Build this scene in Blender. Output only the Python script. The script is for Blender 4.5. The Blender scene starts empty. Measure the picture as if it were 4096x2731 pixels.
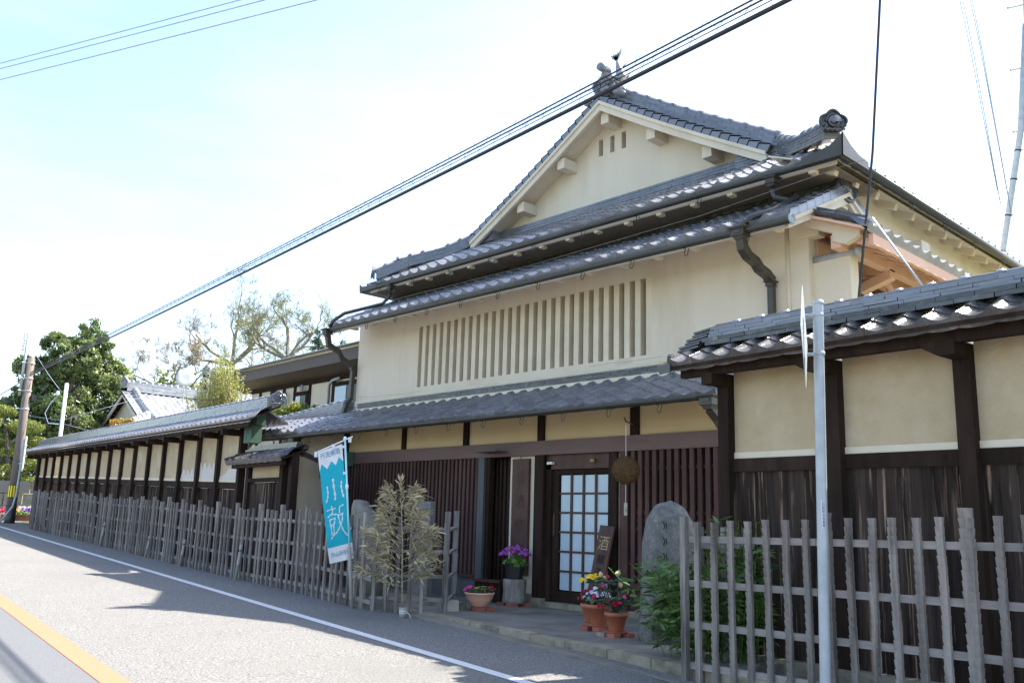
import bpy, math, random
import numpy as np
from mathutils import Vector, Matrix, Euler
random.seed(7); rng = np.random.default_rng(7)
S = bpy.context.scene
COL = S.collection
V = Vector
PI = math.pi
# ------------------------------------------------------------------ camera
cam = bpy.data.cameras.new('camera'); camo = bpy.data.objects.new('camera', cam); COL.objects.link(camo)
p, r, y = .197980366, .0286355637, .813274113
f = V((-math.sin(y)*math.cos(p), math.cos(y)*math.cos(p), math.sin(p)))
rt = V((math.cos(y), math.sin(y), 0)); up = rt.cross(f)
R0 = math.cos(r)*rt + math.sin(r)*up; U0 = -math.sin(r)*rt + math.cos(r)*up
M = Matrix((R0, U0, -f)).transposed().to_4x4(); M.translation = V((0, 0, 1.15))
camo.matrix_world = M
cam.sensor_width = 36; cam.lens = 3601.8/4096*36; cam.clip_start = .05; cam.clip_end = 2000
S.camera = camo
# ------------------------------------------------------------------ light
SUN = V((.22, 1, 1.32)).normalized()
world = bpy.data.worlds.new('World'); S.world = world; world.use_nodes = True
nt = world.node_tree
sky = nt.nodes.new('ShaderNodeTexSky'); sky.sky_type = 'NISHITA'; sky.sun_disc = False
sky.sun_elevation = math.asin(SUN.z); sky.sun_rotation = math.atan2(SUN.x, SUN.y)
sky.air_density = 1.0; sky.dust_density = 1.3; sky.ozone_density = 1.0
wn = nt.nodes; wc = wn.new('ShaderNodeTexCoord'); wm = wn.new('ShaderNodeMapping'); wm.inputs['Scale'].default_value = (1.2, 1.2, 4.5); wt = wn.new('ShaderNodeTexNoise'); wt.inputs['Scale'].default_value = 1.7; wt.inputs['Detail'].default_value = 7; wt.inputs['Roughness'].default_value = .55
wr = wn.new('ShaderNodeMapRange'); wr.inputs['From Min'].default_value = .42; wr.inputs['From Max'].default_value = .75; wr.inputs['To Min'].default_value = .0; wr.inputs['To Max'].default_value = .42; wx = wn.new('ShaderNodeMix'); wx.data_type = 'RGBA'; wx.inputs[7].default_value = (3.3, 3.5, 3.6, 1)
nt.links.new(wc.outputs['Generated'], wm.inputs[0]); nt.links.new(wm.outputs[0], wt.inputs['Vector']); nt.links.new(wt.outputs['Fac'], wr.inputs['Value']); nt.links.new(wr.outputs[0], wx.inputs[0]); nt.links.new(sky.outputs[0], wx.inputs[6])
nt.links.new(wx.outputs[2], nt.nodes['Background'].inputs[0]); nt.nodes['Background'].inputs[1].default_value = .13
sun = bpy.data.lights.new('sun', 'SUN'); sun.energy = 5.0; sun.angle = math.radians(.53); sun.color = (1, .93, .82)
suno = bpy.data.objects.new('sun', sun); COL.objects.link(suno)
suno.rotation_euler = (-SUN).to_track_quat('-Z', 'Y').to_euler(); suno.location = (0, 0, 30)
S.view_settings.view_transform = 'Standard'; S.view_settings.look = 'None'
S.view_settings.exposure = 1.8; S.view_settings.gamma = 1; S.view_settings.use_curve_mapping = False
S.cycles.max_bounces = 8; S.cycles.use_denoising = True

# ------------------------------------------------------------------ materials
def lin(h):
    h = h.lstrip('#'); c = [int(h[i:i+2], 16)/255 for i in (0, 2, 4)]
    return tuple(x/12.92 if x <= .04045 else ((x+.055)/1.055)**2.4 for x in c)
def mat(name, col, col2=None, rough=.8, scale=6, stretch=(1, 1, 1), bump=0, bscale=None, metal=0, spec=.5, rnd=0, detail=6,
        col3=None, scale3=1.2, lo=.35, hi=.65, lo3=.55, hi3=.75, emit=0, trans=0, isl=0, alpha=1, coord='Object'):
    m = bpy.data.materials.new(name); m.use_nodes = True
    n = m.node_tree.nodes; L = m.node_tree.links; b = n['Principled BSDF']
    b.inputs['Roughness'].default_value = rough; b.inputs['Metallic'].default_value = metal
    b.inputs['Specular IOR Level'].default_value = spec
    tc = n.new('ShaderNodeTexCoord'); mp = n.new('ShaderNodeMapping'); mp.inputs['Scale'].default_value = stretch
    L.new(tc.outputs[coord], mp.inputs[0]); vec = mp.outputs[0]
    if rnd or isl:
        oi = n.new('ShaderNodeObjectInfo'); ad = n.new('ShaderNodeVectorMath'); ad.operation = 'MULTIPLY_ADD'
        L.new(oi.outputs['Random'], ad.inputs[0]); ad.inputs[1].default_value = (37, 53, 71); L.new(vec, ad.inputs[2]); vec = ad.outputs[0]
    out = None
    def noise(sc, det=detail, rg=.6):
        t = n.new('ShaderNodeTexNoise'); t.inputs['Scale'].default_value = sc; t.inputs['Detail'].default_value = det; t.inputs['Roughness'].default_value = rg
        L.new(vec, t.inputs['Vector']); return t.outputs['Fac']
    def ramp(fac, a, bb):
        q = n.new('ShaderNodeMapRange'); q.inputs['From Min'].default_value = a; q.inputs['From Max'].default_value = bb; L.new(fac, q.inputs['Value']); return q.outputs[0]
    def mix(fac, A, B):
        x = n.new('ShaderNodeMix'); x.data_type = 'RGBA'
        L.new(fac, x.inputs[0])
        for k, v in ((6, A), (7, B)):
            if isinstance(v, tuple): x.inputs[k].default_value = (*v, 1)
            else: L.new(v, x.inputs[k])
        return x.outputs[2]
    out = mix(ramp(noise(scale), lo, hi), col, col2 or tuple(min(1, c*1.15) for c in col))
    if col3: out = mix(ramp(noise(scale3, 5, .55), lo3, hi3), out, col3)
    if rnd or isl:
        hs = n.new('ShaderNodeHueSaturation'); L.new(out, hs.inputs['Color'])
        if isl:
            g = n.new('ShaderNodeNewGeometry'); src = g.outputs['Random Per Island']; amp = isl
        else: src = oi.outputs['Random']; amp = rnd
        q = n.new('ShaderNodeMapRange'); q.inputs['To Min'].default_value = 1-amp; q.inputs['To Max'].default_value = 1+amp; L.new(src, q.inputs['Value']); L.new(q.outputs[0], hs.inputs['Value'])
        out = hs.outputs[0]
    L.new(out, b.inputs['Base Color'])
    if bump:
        bp = n.new('ShaderNodeBump'); bp.inputs['Strength'].default_value = bump; bp.inputs['Distance'].default_value = .02
        L.new(noise(bscale or scale*3, 4), bp.inputs['Height']); L.new(bp.outputs[0], b.inputs['Normal'])
    if trans:
        t = n.new('ShaderNodeBsdfTranslucent'); L.new(out, t.inputs[0]); ms = n.new('ShaderNodeMixShader'); ms.inputs[0].default_value = trans
        L.new(b.outputs[0], ms.inputs[1]); L.new(t.outputs[0], ms.inputs[2]); L.new(ms.outputs[0], n['Material Output'].inputs[0])
    return m
MT = {}
MT['plaster'] = mat('plaster_cream', (.64, .57, .465), (.68, .61, .505),   .9, 2.2, (1, 1, .22), spec=.2, bump=.2, bscale=60, col3=(.53, .455, .35), scale3=1.7, lo3=.52, hi3=.82)
MT['plaster_y'] = mat('plaster_ochre', (.62, .48, .28), (.66, .53, .33), .95, 2, bump=.15, bscale=60)
MT['plaster_w'] = mat('plaster_wall', (.45, .355, .22), (.53, .43, .29), .95, 2.5, bump=.5, bscale=50, col3=(.60, .54, .42), scale3=2.2, lo3=.56, hi3=.8)
MT['plaster_pale'] = mat('plaster_pale', (.62, .55, .43), None, .9, 3, bump=.2, bscale=50)
MT['plaster_bounce'] = mat('plaster_bounce', (.70, .43, .33), (.73, .48, .38), .9, 1.5, bump=.15, bscale=60)  # cream plaster, warm bounce light painted in as peach
MT['soffit'] = mat('brown_soffit', (.17, .135, .10), (.23, .185, .14), .9, 3)  # mottled brown for the upper eave soffit and plinth
MT['patch'] = mat('patched_plaster', (.62, .58, .54), (.56, .52, .48), .9, 3, bump=.3, bscale=40)
MT['tile'] = mat('smoked_tile', (.125, .132, .155), (.175, .18, .205), .17, 5, rnd=.16, col3=(.25, .235, .21), scale3=4, lo3=.60, hi3=.85, spec=.8, bump=.06, bscale=40)
MT['tile_j'] = mat('smoked_tile_run', (.125, .132, .155), (.175, .18, .205), .17, 5, isl=.16, col3=(.25, .235, .21), scale3=4, lo3=.60, hi3=.85, spec=.8, bump=.06, bscale=40)
MT['tile_old'] = mat('old_tile', (.035, .036, .038), (.08, .08, .08), .16, 7, rnd=.35, col3=(.17, .16, .13), scale3=9, lo3=.58, hi3=.75, spec=.55, bump=.3, bscale=30)
MT['tile_oldj'] = mat('old_tile_run', (.035, .036, .038), (.08, .08, .08), .16, 7, isl=.35, col3=(.17, .16, .13), scale3=9, lo3=.58, hi3=.75, spec=.55, bump=.3, bscale=30)
MT['tile_far'] = mat('silver_tile', (.26, .27, .29), (.38, .39, .41), .3, 3, isl=.2, spec=.6)
MT['mud'] = mat('tile_bedding_mud', (.20, .15, .06), (.10, .09, .05), .95, 8, bump=.5)
MT['gutter'] = mat('dark_gutter', (.022, .024, .022), (.035, .037, .033), .35, 4, spec=.6)
MT['gutter_b'] = mat('bronze_downpipe', (.035, .030, .024), (.055, .048, .038), .42, 6, spec=.5)
MT['wood_red'] = mat('bengara_wood', (.070, .038, .034), (.105, .058, .050), .75, spec=.25, scale=5, stretch=(1, 1, .25), rnd=.2, bump=.2, bscale=30) if True else mat('x', (.085, .042, .040), (.12, .062, .058), .6, 5, (1, 1, .25), rnd=.2, bump=.2, bscale=30)
MT['wood_beam'] = mat('bengara_beam', (.125, .075, .070), (.165, .10, .092), .6, 3, (.3, 1, 1), bump=.2, bscale=30, col3=(.10, .06, .055), scale3=3)
MT['wood_dark'] = mat('dark_wood', (.020, .012, .009), (.040, .025, .018), .85, 6, spec=.15, stretch= (1, 1, .15), bump=.3, bscale=30, rnd=.2)
MT['wood_grey'] = mat('grey_painted_wood', (.075, .078, .085), (.10, .104, .112), .7, 6, (1, 1, .15), bump=.2)
MT['board'] = mat('charred_board', (.012, .009, .008), (.065, .047, .038), .9, 13, (1, 1, .05), spec=.12, bump=1, bscale=34, rnd=.35, col3=(.30, .20, .14), scale3=24, lo3=.56, hi3=.70)
MT['picket'] = mat('weathered_picket', (.15, .132, .12), (.29, .262, .24), .9, 16, (1, 1, .10), bump=.9, bscale=44, rnd=.25, col3=(.08, .07, .062), scale3=13, lo3=.52, hi3=.7)
MT['rail'] = mat('weathered_rail', (.20, .178, .165), (.31, .28, .26), .9, 10, (.15, 1, 1), bump=.5, bscale=30, rnd=.15)
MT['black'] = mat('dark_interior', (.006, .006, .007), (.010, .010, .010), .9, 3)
MT['pane'] = mat('frosted_pane', (.40, .53, .63), (.50, .62, .70), .25, 1.2, (1, 1, .4), rnd=.06, spec=.6)
MT['asphalt'] = mat('asphalt_lane', (.11, .109, .105), (.255, .25, .242), .9, 55, bump=.7, bscale=120, lo=.42, hi=.62, col3=(.15, .147, .142), scale3=.7, lo3=.48, hi3=.8)
MT['asphalt2'] = mat('asphalt_darker_lane', (.10, .105, .115), (.14, .145, .155), .9, 60, bump=.6, bscale=120)
MT['white_paint'] = mat('white_line_paint', (.78, .78, .78), (.60, .60, .60), .8, 30, lo=.3, hi=.45, bump=.3, bscale=100)
MT['orange_paint'] = mat('orange_line_paint', (.68, .15, .075), (.56, .14, .08), .8, 14, bump=.3, bscale=100, col3=(.45, .22, .10), scale3=3, lo3=.62, hi3=.8)
MT['concrete'] = mat('concrete_slab', (.17, .15, .125), (.24, .215, .18), .9, 2.5, bump=.4, bscale=40, col3=(.12, .105, .09), scale3=1.6, lo3=.5, hi3=.7)
MT['kerb'] = mat('kerb_stone', (.24, .205, .15), (.32, .28, .21), .9, 9, bump=.5, bscale=40, col3=(.12, .10, .075), scale3=4, lo3=.5, hi3=.7, rnd=.08)
MT['stone'] = mat('granite_boulder', (.095, .097, .095), (.17, .17, .16), .85, 14, bump=.8, bscale=30, col3=(.28, .27, .24), scale3=26, lo3=.62, hi3=.72)
MT['stone_b'] = mat('mossy_stone', (.16, .145, .12), (.26, .24, .20), .9, 6, bump=.8, bscale=22, col3=(.09, .09, .06), scale3=3)
MT['tablet'] = mat('stone_tablet', (.15, .14, .13), (.21, .20, .19), .85, 30, bump=.3, bscale=60)
MT['block'] = mat('pale_stone_block', (.38, .34, .27), (.44, .40, .33), .9, 12, bump=.4)
MT['earth'] = mat('bare_earth', (.10, .085, .06), (.14, .12, .09), .95, 5, bump=.5, col3=(.07, .08, .04), scale3=2)
MT['grassy'] = mat('verge_ground', (.09, .11, .045), (.16, .15, .09), .95, 3, bump=.5)
MT['terra'] = mat('terracotta', (.36, .11, .055), (.42, .15, .08), .65, 5, rnd=.12, bump=.1)
MT['terra_pink'] = mat('pink_plastic_bowl', (.62, .33, .24), (.66, .37, .28), .5, 4)
MT['brick'] = mat('brick', (.30, .09, .06), (.36, .13, .09), .85, 8, rnd=.2, bump=.4)
MT['bark'] = mat('bark', (.075, .060, .048), (.14, .12, .10), .95, 10, (1, 1, .3), bump=.8, bscale=25)
MT['stump'] = mat('stump_bark', (.16, .135, .115), (.34, .31, .28), .95, 14, (1, 1, .2), bump=.9, bscale=25, col3=(.10, .08, .07), scale3=6)
MT['leaf_ev'] = mat('evergreen_leaf', (.10, .16, .05), (.23, .28, .10), .36, .8, isl=.45, spec=.8, trans=.42)
MT['leaf_con'] = mat('conifer_leaf', (.022, .06, .03), (.04, .085, .04), .6, 1, isl=.3, trans=.15)
MT['leaf_spring'] = mat('spring_leaf', (.22, .27, .055), (.30, .33, .09), .6, 1, isl=.25, trans=.45)
MT['leaf_willow'] = mat('catkin_leaf', (.38, .40, .10), (.46, .46, .16), .6, 1, isl=.25, trans=.45)
MT['leaf_pine'] = mat('pine_needle', (.13, .18, .035), (.22, .25, .05), .6, 1.5, isl=.3, trans=.2)
MT['leaf_bush'] = mat('glossy_bush_leaf', (.10, .16, .02), (.22, .24, .03), .28, 3, isl=.35, spec=.7, trans=.25)
MT['leaf_bud'] = mat('reddish_bud', (.42, .38, .22), (.46, .34, .22), .7, 3, isl=.2, trans=.4)
MT['leaf_or'] = mat('orange_bush_leaf', (.32, .24, .04), (.42, .22, .05), .4, 3, isl=.3, trans=.3)
MT['leaf_sasa'] = mat('bamboo_grass_leaf', (.045, .11, .02), (.11, .19, .04), .45, 4, isl=.35, spec=.5, trans=.2, col3=(.45, .38, .22), scale3=9, lo3=.70, hi3=.76)
MT['leaf_dry'] = mat('dry_bamboo_leaf', (.52, .44, .29), (.26, .24, .13), .7, 9, isl=.5, trans=.3)
MT['leaf_dk'] = mat('dark_pot_leaf', (.03, .07, .028), (.05, .10, .04), .45, 8, isl=.3)
MT['leaf_lt'] = mat('light_pot_leaf', (.10, .20, .04), (.14, .26, .06), .5, 8, isl=.3, trans=.2)
MT['hill'] = mat('hill_leaf', (.16, .16, .06), (.26, .19, .09), .8, .3, isl=.35, trans=.3)
MT['twig'] = mat('twig', (.15, .14, .11), (.24, .22, .17), .9, 5)
MT['steel'] = mat('galvanised_steel', (.33, .37, .40), (.42, .46, .49), .5, 7, metal=.25, spec=.5, bump=.05)
MT['cement_pole'] = mat('concrete_pole', (.13, .105, .09), (.19, .16, .14), .9, 4, (1, 1, .3), col3=(.15, .13, .12), scale3=1.2)
MT['cable'] = mat('black_cable', (.018, .018, .022), None, .5, 5)
MT['cable_b'] = mat('thin_cable', (.30, .38, .52), None, .6, 5)  # glare and fringing of overexposed wires painted in as pale blue-grey
MT['white'] = mat('white_plastic', (.75, .75, .75), None, .6, 5)
MT['cloth_w'] = mat('white_cloth', (.74, .74, .76), None, .85, 5, trans=.25)
MT['cloth_b'] = mat('turquoise_cloth', (.012, .42, .54), (.014, .47, .60), .85, 3, trans=.25)
MT['ink'] = mat('blue_ink', (.05, .22, .32), None, .8, 5)
MT['pole_b'] = mat('pale_blue_plastic', (.35, .68, .74), None, .5, 5)
MT['ball'] = mat('cedar_ball', (.085, .045, .018), (.15, .085, .035), .95, 30, bump=1, bscale=45)
MT['sign_wood'] = mat('old_signboard', (.050, .020, .012), (.10, .042, .025), .6, 6, (1, 1, .2), bump=.2, bscale=20)
MT['gold'] = mat('gold_paint', (.36, .26, .12), None, .5, 5)
MT['copper'] = mat('green_copper', (.035, .085, .055), (.075, .15, .10), .7, 6, (1, 1, .3), col3=(.05, .07, .04), scale3=5)
MT['yellow'] = mat('yellow_band', (.75, .58, .02), None, .6, 5)
MT['brown_fascia'] = mat('brown_metal_fascia', (.075, .050, .046), (.09, .062, .056), .55, 3)
MT['bamboo_grey'] = mat('grey_bamboo', (.30, .27, .24), (.38, .35, .31), .7, 6, (1, 1, .3))
for nm, c in (('yellow', (.80, .52, .01)), ('purple', (.38, .10, .48)), ('pink', (.70, .06, .32)), ('white', (.75, .72, .80)), ('red', (.42, .015, .01)),
              ('crimson', (.55, .01, .07)), ('orange', (.80, .25, .01)), ('violet', (.10, .03, .25)), ('cream', (.62, .50, .22)), ('darkred', (.22, .02, .01)), ('lilac', (.50, .48, .75))):
    MT['fl_'+nm] = mat('petal_'+nm, c, tuple(min(1, k*1.3) for k in c), .7, 20, rnd=.2, trans=.2)

# ------------------------------------------------------------------ mesh helpers
ORG = {}
class MB:
    def __init__(s): s.v = []; s.f = []
    def add(s, vs, fs):
        b = len(s.v); s.v += [tuple(q) for q in vs]; s.f += [tuple(b+i for i in q) for q in fs]; return s
    def box(s, a, b):
        (x0, y0, z0), (x1, y1, z1) = a, b
        return s.add([(x0,y0,z0),(x1,y0,z0),(x1,y1,z0),(x0,y1,z0),(x0,y0,z1),(x1,y0,z1),(x1,y1,z1),(x0,y1,z1)],
                     [(0,3,2,1),(4,5,6,7),(0,1,5,4),(1,2,6,5),(2,3,7,6),(3,0,4,7)])
    def obox(s, c, ux, uy, uz, sx, sy, sz):     # oriented box, c = centre
        c, ux, uy, uz = V(c), V(ux).normalized()*sx/2, V(uy).normalized()*sy/2, V(uz).normalized()*sz/2
        P = [c+a*ux+b*uy+d*uz for d in (-1, 1) for a, b in ((-1,-1),(1,-1),(1,1),(-1,1))]
        return s.add(P, [(0,3,2,1),(4,5,6,7),(0,1,5,4),(1,2,6,5),(2,3,7,6),(3,0,4,7)])
    def beam(s, a, b, w, h, upv=(0, 0, 1)):     # w across, h along up
        a, b = V(a), V(b); d = b-a; u = V(upv); sd = d.cross(u).normalized(); u = sd.cross(d).normalized()
        return s.obox((a+b)/2, d, sd, u, d.length, w, h)
    def tube(s, pts, r, n=8, cap=True):
        pts = [V(q) for q in pts]; rs = r if isinstance(r, (list, tuple)) else [r]*len(pts)
        b = len(s.v); prev = None
        for i, q in enumerate(pts):
            t = (pts[min(i+1, len(pts)-1)]-pts[max(i-1, 0)]).normalized()
            if prev is None: a = t.orthogonal().normalized()
            else:
                a = prev - t*prev.dot(t); a = a.normalized() if a.length > 1e-6 else t.orthogonal().normalized()
            prev = a; c = t.cross(a)
            for k in range(n):
                th = 2*PI*k/n; s.v.append(tuple(q+(a*math.cos(th)+c*math.sin(th))*rs[i]))
        for i in range(len(pts)-1):
            for k in range(n):
                k2 = (k+1) % n; s.f.append((b+i*n+k, b+i*n+k2, b+(i+1)*n+k2, b+(i+1)*n+k))
        if cap:
            s.f.append(tuple(b+k for k in range(n-1, -1, -1))); s.f.append(tuple(b+(len(pts)-1)*n+k for k in range(n)))
        return s
    def lathe(s, c, prof, n=20, ax=(0, 0, 1), ref=None):
        c = V(c); az = V(ax).normalized(); a = V(ref).normalized() if ref else az.orthogonal().normalized(); d = az.cross(a)
        b = len(s.v)
        for rr, h in prof:
            for k in range(n):
                th = 2*PI*k/n; s.v.append(tuple(c+az*h+(a*math.cos(th)+d*math.sin(th))*rr))
        for i in range(len(prof)-1):
            for k in range(n):
                k2 = (k+1) % n; s.f.append((b+i*n+k, b+i*n+k2, b+(i+1)*n+k2, b+(i+1)*n+k))
        s.f.append(tuple(b+k for k in range(n-1, -1, -1))); s.f.append(tuple(b+(len(prof)-1)*n+k for k in range(n)))
        return s
    def prism(s, poly, off):                    # polygon (3D points) extruded by vector off
        P = [V(q) for q in poly]; n = len(P); o = V(off)
        return s.add(P+[q+o for q in P], [tuple(range(n-1, -1, -1)), tuple(range(n, 2*n))]+[(i, (i+1) % n, n+(i+1) % n, n+i) for i in range(n)])
    def build(s, name, m, parent=None, smooth=False):
        o0 = V(ORG.get(parent.name, (0, 0, 0))) if parent else V((0, 0, 0))
        me = bpy.data.meshes.new(name); me.from_pydata([(a-o0.x, b-o0.y, c-o0.z) for a, b, c in s.v], [], s.f)
        me.materials.append(MT[m] if isinstance(m, str) else m)
        if smooth: me.shade_smooth()
        o = bpy.data.objects.new(name, me); COL.objects.link(o)
        if parent: o.parent = parent; ORG[o.name] = tuple(o0)
        return o
def mesh_np(name, vs, fs, m, parent=None, smooth=False):
    o0 = np.array(ORG.get(parent.name, (0, 0, 0))) if parent else np.zeros(3)
    vs = np.asarray(vs, np.float32)-o0.astype(np.float32); fs = np.asarray(fs, np.int32); k = fs.shape[1]
    me = bpy.data.meshes.new(name); me.vertices.add(len(vs)); me.vertices.foreach_set('co', vs.ravel())
    me.loops.add(fs.size); me.loops.foreach_set('vertex_index', fs.ravel())
    me.polygons.add(len(fs)); me.polygons.foreach_set('loop_start', np.arange(len(fs), dtype=np.int32)*k)
    me.update(calc_edges=True)
    me.materials.append(MT[m]); 
    if smooth: me.shade_smooth()
    o = bpy.data.objects.new(name, me); COL.objects.link(o)
    if parent: o.parent = parent; ORG[o.name] = tuple(o0)
    return o
def tag(o, label=None, cat=None, group=None, kind=None):
    if label: o['label'] = label
    if cat: o['category'] = cat
    if group: o['group'] = group
    if kind: o['kind'] = kind
    return o
def thing(name, loc, label, cat, group=None):
    o = bpy.data.objects.new(name, None); COL.objects.link(o); o.location = loc; o.empty_display_size = .1
    ORG[o.name] = tuple(loc); return tag(o, label, cat, group)
def place(name, me, parent, Mw):                # a piece that shares mesh data
    o = bpy.data.objects.new(name, me); COL.objects.link(o)
    if parent:
        o.parent = parent; o.matrix_local = Matrix.Translation(-V(ORG[parent.name])) @ Mw; ORG[o.name] = ORG[parent.name]
    else: o.matrix_world = Mw
    return o
def frame(o, x, yv, z):
    m = Matrix((V(x), V(yv), V(z))).transposed().to_4x4(); m.translation = V(o); return m
def rawmesh(name, mb, m, smooth=False):
    me = bpy.data.meshes.new(name); me.from_pydata(mb.v, [], mb.f); me.materials.append(MT[m])
    if smooth: me.shade_smooth()
    return me
def nrm(v): return V(v).normalized()

# ---- tiles -------------------------------------------------------
def wave(t):                                    # pantile section, t 0..1 across
    t = (t+.12) % 1
    if t < .24: return .040+.012*math.sin(t/.24*PI)
    return .040*(2*(t-.24)/.76-1)**2-.004
def tile_mb(W, Ln, eave=False, th=.016, segs=12, apron=.075):
    mb = MB(); T = [i/segs for i in range(segs+1)]
    A = [(t*W, -.0, wave(t)*W/.28+.019) for t in T]; B = [(t*W, Ln, wave(t)*W/.28+.002) for t in T]
    Fd = [(x, yy, z-th) for x, yy, z in A]
    if eave: Fd = [(x, 0, -apron+.012-.010*math.sin(PI*t)) for (x, _, _), t in zip(A, T)]
    n = segs+1; vs = A+B+Fd+list(A)+list(Fd)
    fs = [(i, i+1, n+i+1, n+i) for i in range(segs)]+[(4*n+i, 4*n+i+1, 3*n+i+1, 3*n+i) for i in range(segs)]
    if eave:                                    # thickness of the hanging face
        Bk = [(x, .022, z) for x, _, z in Fd]; Bt = [(x, .022, z-.016) for x, _, z in A]
        b = len(vs); vs += Bk+Bt
        fs += [(b+i, b+i+1, 2*n+i+1, 2*n+i) for i in range(segs)]+[(b+i, b+n+i, b+n+i+1, b+i+1) for i in range(segs)]
    fs += [(0, n, 2*n)]+[(segs, 2*n+segs, n+segs)]
    mb.v = vs; mb.f = fs; return mb
TC = {}
def tile_mesh(W, Ln, eave, m):
    k = (round(W, 3), round(Ln, 2), eave, m)
    if k not in TC: TC[k] = rawmesh('eave_tile' if eave else 'roof_tile', tile_mb(W, Ln, eave), m, True)
    return TC[k]
def roof_tiles(parent, P0, u, v, ncol, nrow, W, ex, m='tile', mj='tile_j', single=99, skip=None, eave=True, curve=0, deck=True, jitter=.002):
    """P0 left front corner of the eave, u along the eave, v up the slope; rows below `single` are pieces of their own"""
    u, v = nrm(u), nrm(v); n = u.cross(v).normalized(); J = MB(); Ln = ex+.05
    for rrow in range(nrow):
        for c in range(ncol):
            if skip and skip(c, rrow): continue
            o = V(P0)+u*(c*W)+v*(rrow*ex)+n*(curve*(rrow/max(1, nrow))**2*ex*nrow)+n*random.uniform(-1, 1)*jitter
            e = eave and rrow == 0
            tl = random.uniform(-.006, .006)
            mw = frame(o, u, (v+n*tl).normalized(), n)
            if e:                                # apron hangs vertically: keep the eave piece upright-ish
                pass
            if rrow < single: place('roof_tile', tile_mesh(W, Ln, e, m), parent, mw)
            else:
                t = tile_mb(W, Ln, e); J.add([mw @ V(q) for q in t.v], t.f)
    if J.v:
        o = J.build('roof_tile_run', mj, parent, True); o['kind'] = 'stuff'
def half_round_caps(parent, path, rad, step, m, name='cap_tile', single=True, ln=.24):
    """half-round cap tiles with a raised collar, along a path"""
    pts = [V(q) for q in path]; tot = [0]
    for a, b in zip(pts, pts[1:]): tot.append(tot[-1]+(b-a).length)
    def at(s):
        for i in range(len(pts)-1):
            if s <= tot[i+1]+1e-6: return pts[i].lerp(pts[i+1], (s-tot[i])/(tot[i+1]-tot[i])), (pts[i+1]-pts[i]).normalized()
        return pts[-1], (pts[-1]-pts[-2]).normalized()
    mb = MB(); n = 7
    prof = [(0, rad), (step*.78, rad), (step*.80, rad*1.22), (step, rad*1.22)]
    for x, rr in prof: mb.v += [(x, -rr*math.cos(PI*k/(n-1)), rr*math.sin(PI*k/(n-1))*.9) for k in range(n)]
    for i in range(3): mb.f += [(i*n+k, i*n+k+1, (i+1)*n+k+1, (i+1)*n+k) for k in range(n-1)]
    mb.f += [tuple(range(n-1, -1, -1)), tuple(range(3*n, 4*n))]
    me = rawmesh(name, mb, m, True); J = MB(); s = 0
    while s < tot[-1]-step*.5:
        q, d = at(s+.001); sd = V((0, 0, 1)).cross(d).normalized(); mw = frame(q, d, sd, d.cross(sd))
        if single: place(name, me, parent, mw)
        else: J.add([mw @ V(w) for w in mb.v], mb.f)
        s += step
    if J.v: J.build(name+'_run', m, parent, True)['kind'] = 'stuff'
def noshi(parent, path, layers, lh, width, m, ln=.30, single=False, taper=.012, upv=(0, 0, 1), name='ridge_tile'):
    """courses of flat ridge tiles laid like brick along a path (path = bottom line)"""
    J = MB(); upv = V(upv)
    for k in range(layers):
        w = width-taper*2*k*0+ (0 if k % 2 else .004); off = (k % 2)*.5*ln+random.uniform(0, .1)
        for a, b in zip(path, path[1:]):
            a, b = V(a)+upv*(lh*(k+.5)), V(b)+upv*(lh*(k+.5)); d = b-a; L = d.length; d.normalize(); s = -off
            while s < L:
                s0, s1 = max(0, s+.003), min(L, s+ln-.003)
                if s1-s0 > .02:
                    jw = w+random.uniform(-.006, .006)
                    mb = J if not single else MB()
                    mb.beam(a+d*s0, a+d*s1, jw, lh-.006, upv)
                    if single: mb.build(name, m, parent)
                s += ln
    # dark core behind the joints
    for a, b in zip(path, path[1:]): J.beam(V(a)+upv*lh*layers*.5, V(b)+upv*lh*layers*.5, width-.03, lh*layers-.004, upv)
    if J.v: J.build(name+'_run', m, parent)['kind'] = 'stuff'
def leaves(name, P, size, m, parent=None, asp=.5, upb=0, fold=False):
    """quads at points P, random orientation"""
    N = len(P); a = rng.normal(size=(N, 3)); a[:, 2] += upb; a /= np.linalg.norm(a, axis=1)[:, None]
    b = np.cross(a, rng.normal(size=(N, 3))); b /= np.linalg.norm(b, axis=1)[:, None]
    sz = (np.asarray(size)*rng.uniform(.6, 1.4, N))[:, None]; a = a*sz; b = b*sz*asp
    vs = np.stack([P-a, P-b*.9, P+a, P+b*.9], 1).reshape(-1, 3)
    fs = np.arange(4*N).reshape(N, 4)
    return mesh_np(name, vs, fs, m, parent)
# ================================================================== ground and road
def gz(x, yy): return -(.02371*(x+8.85)-.00276*(yy-6.79))
TR = V((-8.85, 6.79, 0)); RU = V((-.9933, .1156, 0)); RC = V((.1156, .9933, 0))
def rp(s, c, dz=0): q = TR+RU*s+RC*c; return V((q.x, q.y, gz(q.x, q.y)+dz))
def strip(name, s0, s1, c0, c1, dz, m, nseg=1):
    mb = MB()
    for i in range(nseg):
        a, b = s0+(s1-s0)*i/nseg, s0+(s1-s0)*(i+1)/nseg
        mb.add([rp(a, c0, dz), rp(a, c1, dz), rp(b, c1, dz), rp(b, c0, dz)], [(0, 1, 2, 3)])
    return tag(mb.build(name, m), kind='structure')
g = MB(); g.add([(x, yy, gz(x, yy)-.03 if abs(x) < 200 else gz(x, yy)-.5) for x, yy in ((-600, -400), (300, -400), (300, 500), (-600, 500))], [(0, 1, 2, 3)])
tag(g.build('ground', 'grassy'), kind='structure')
strip('road', -40, 90, -3.86, .12, .0, 'asphalt')
strip('road_far_lane', -40, 90, -9.5, -3.86, .001, 'asphalt2')
strip('white_edge_line', -40, 90, -1.14, -1.02, .004, 'white_paint')
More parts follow.
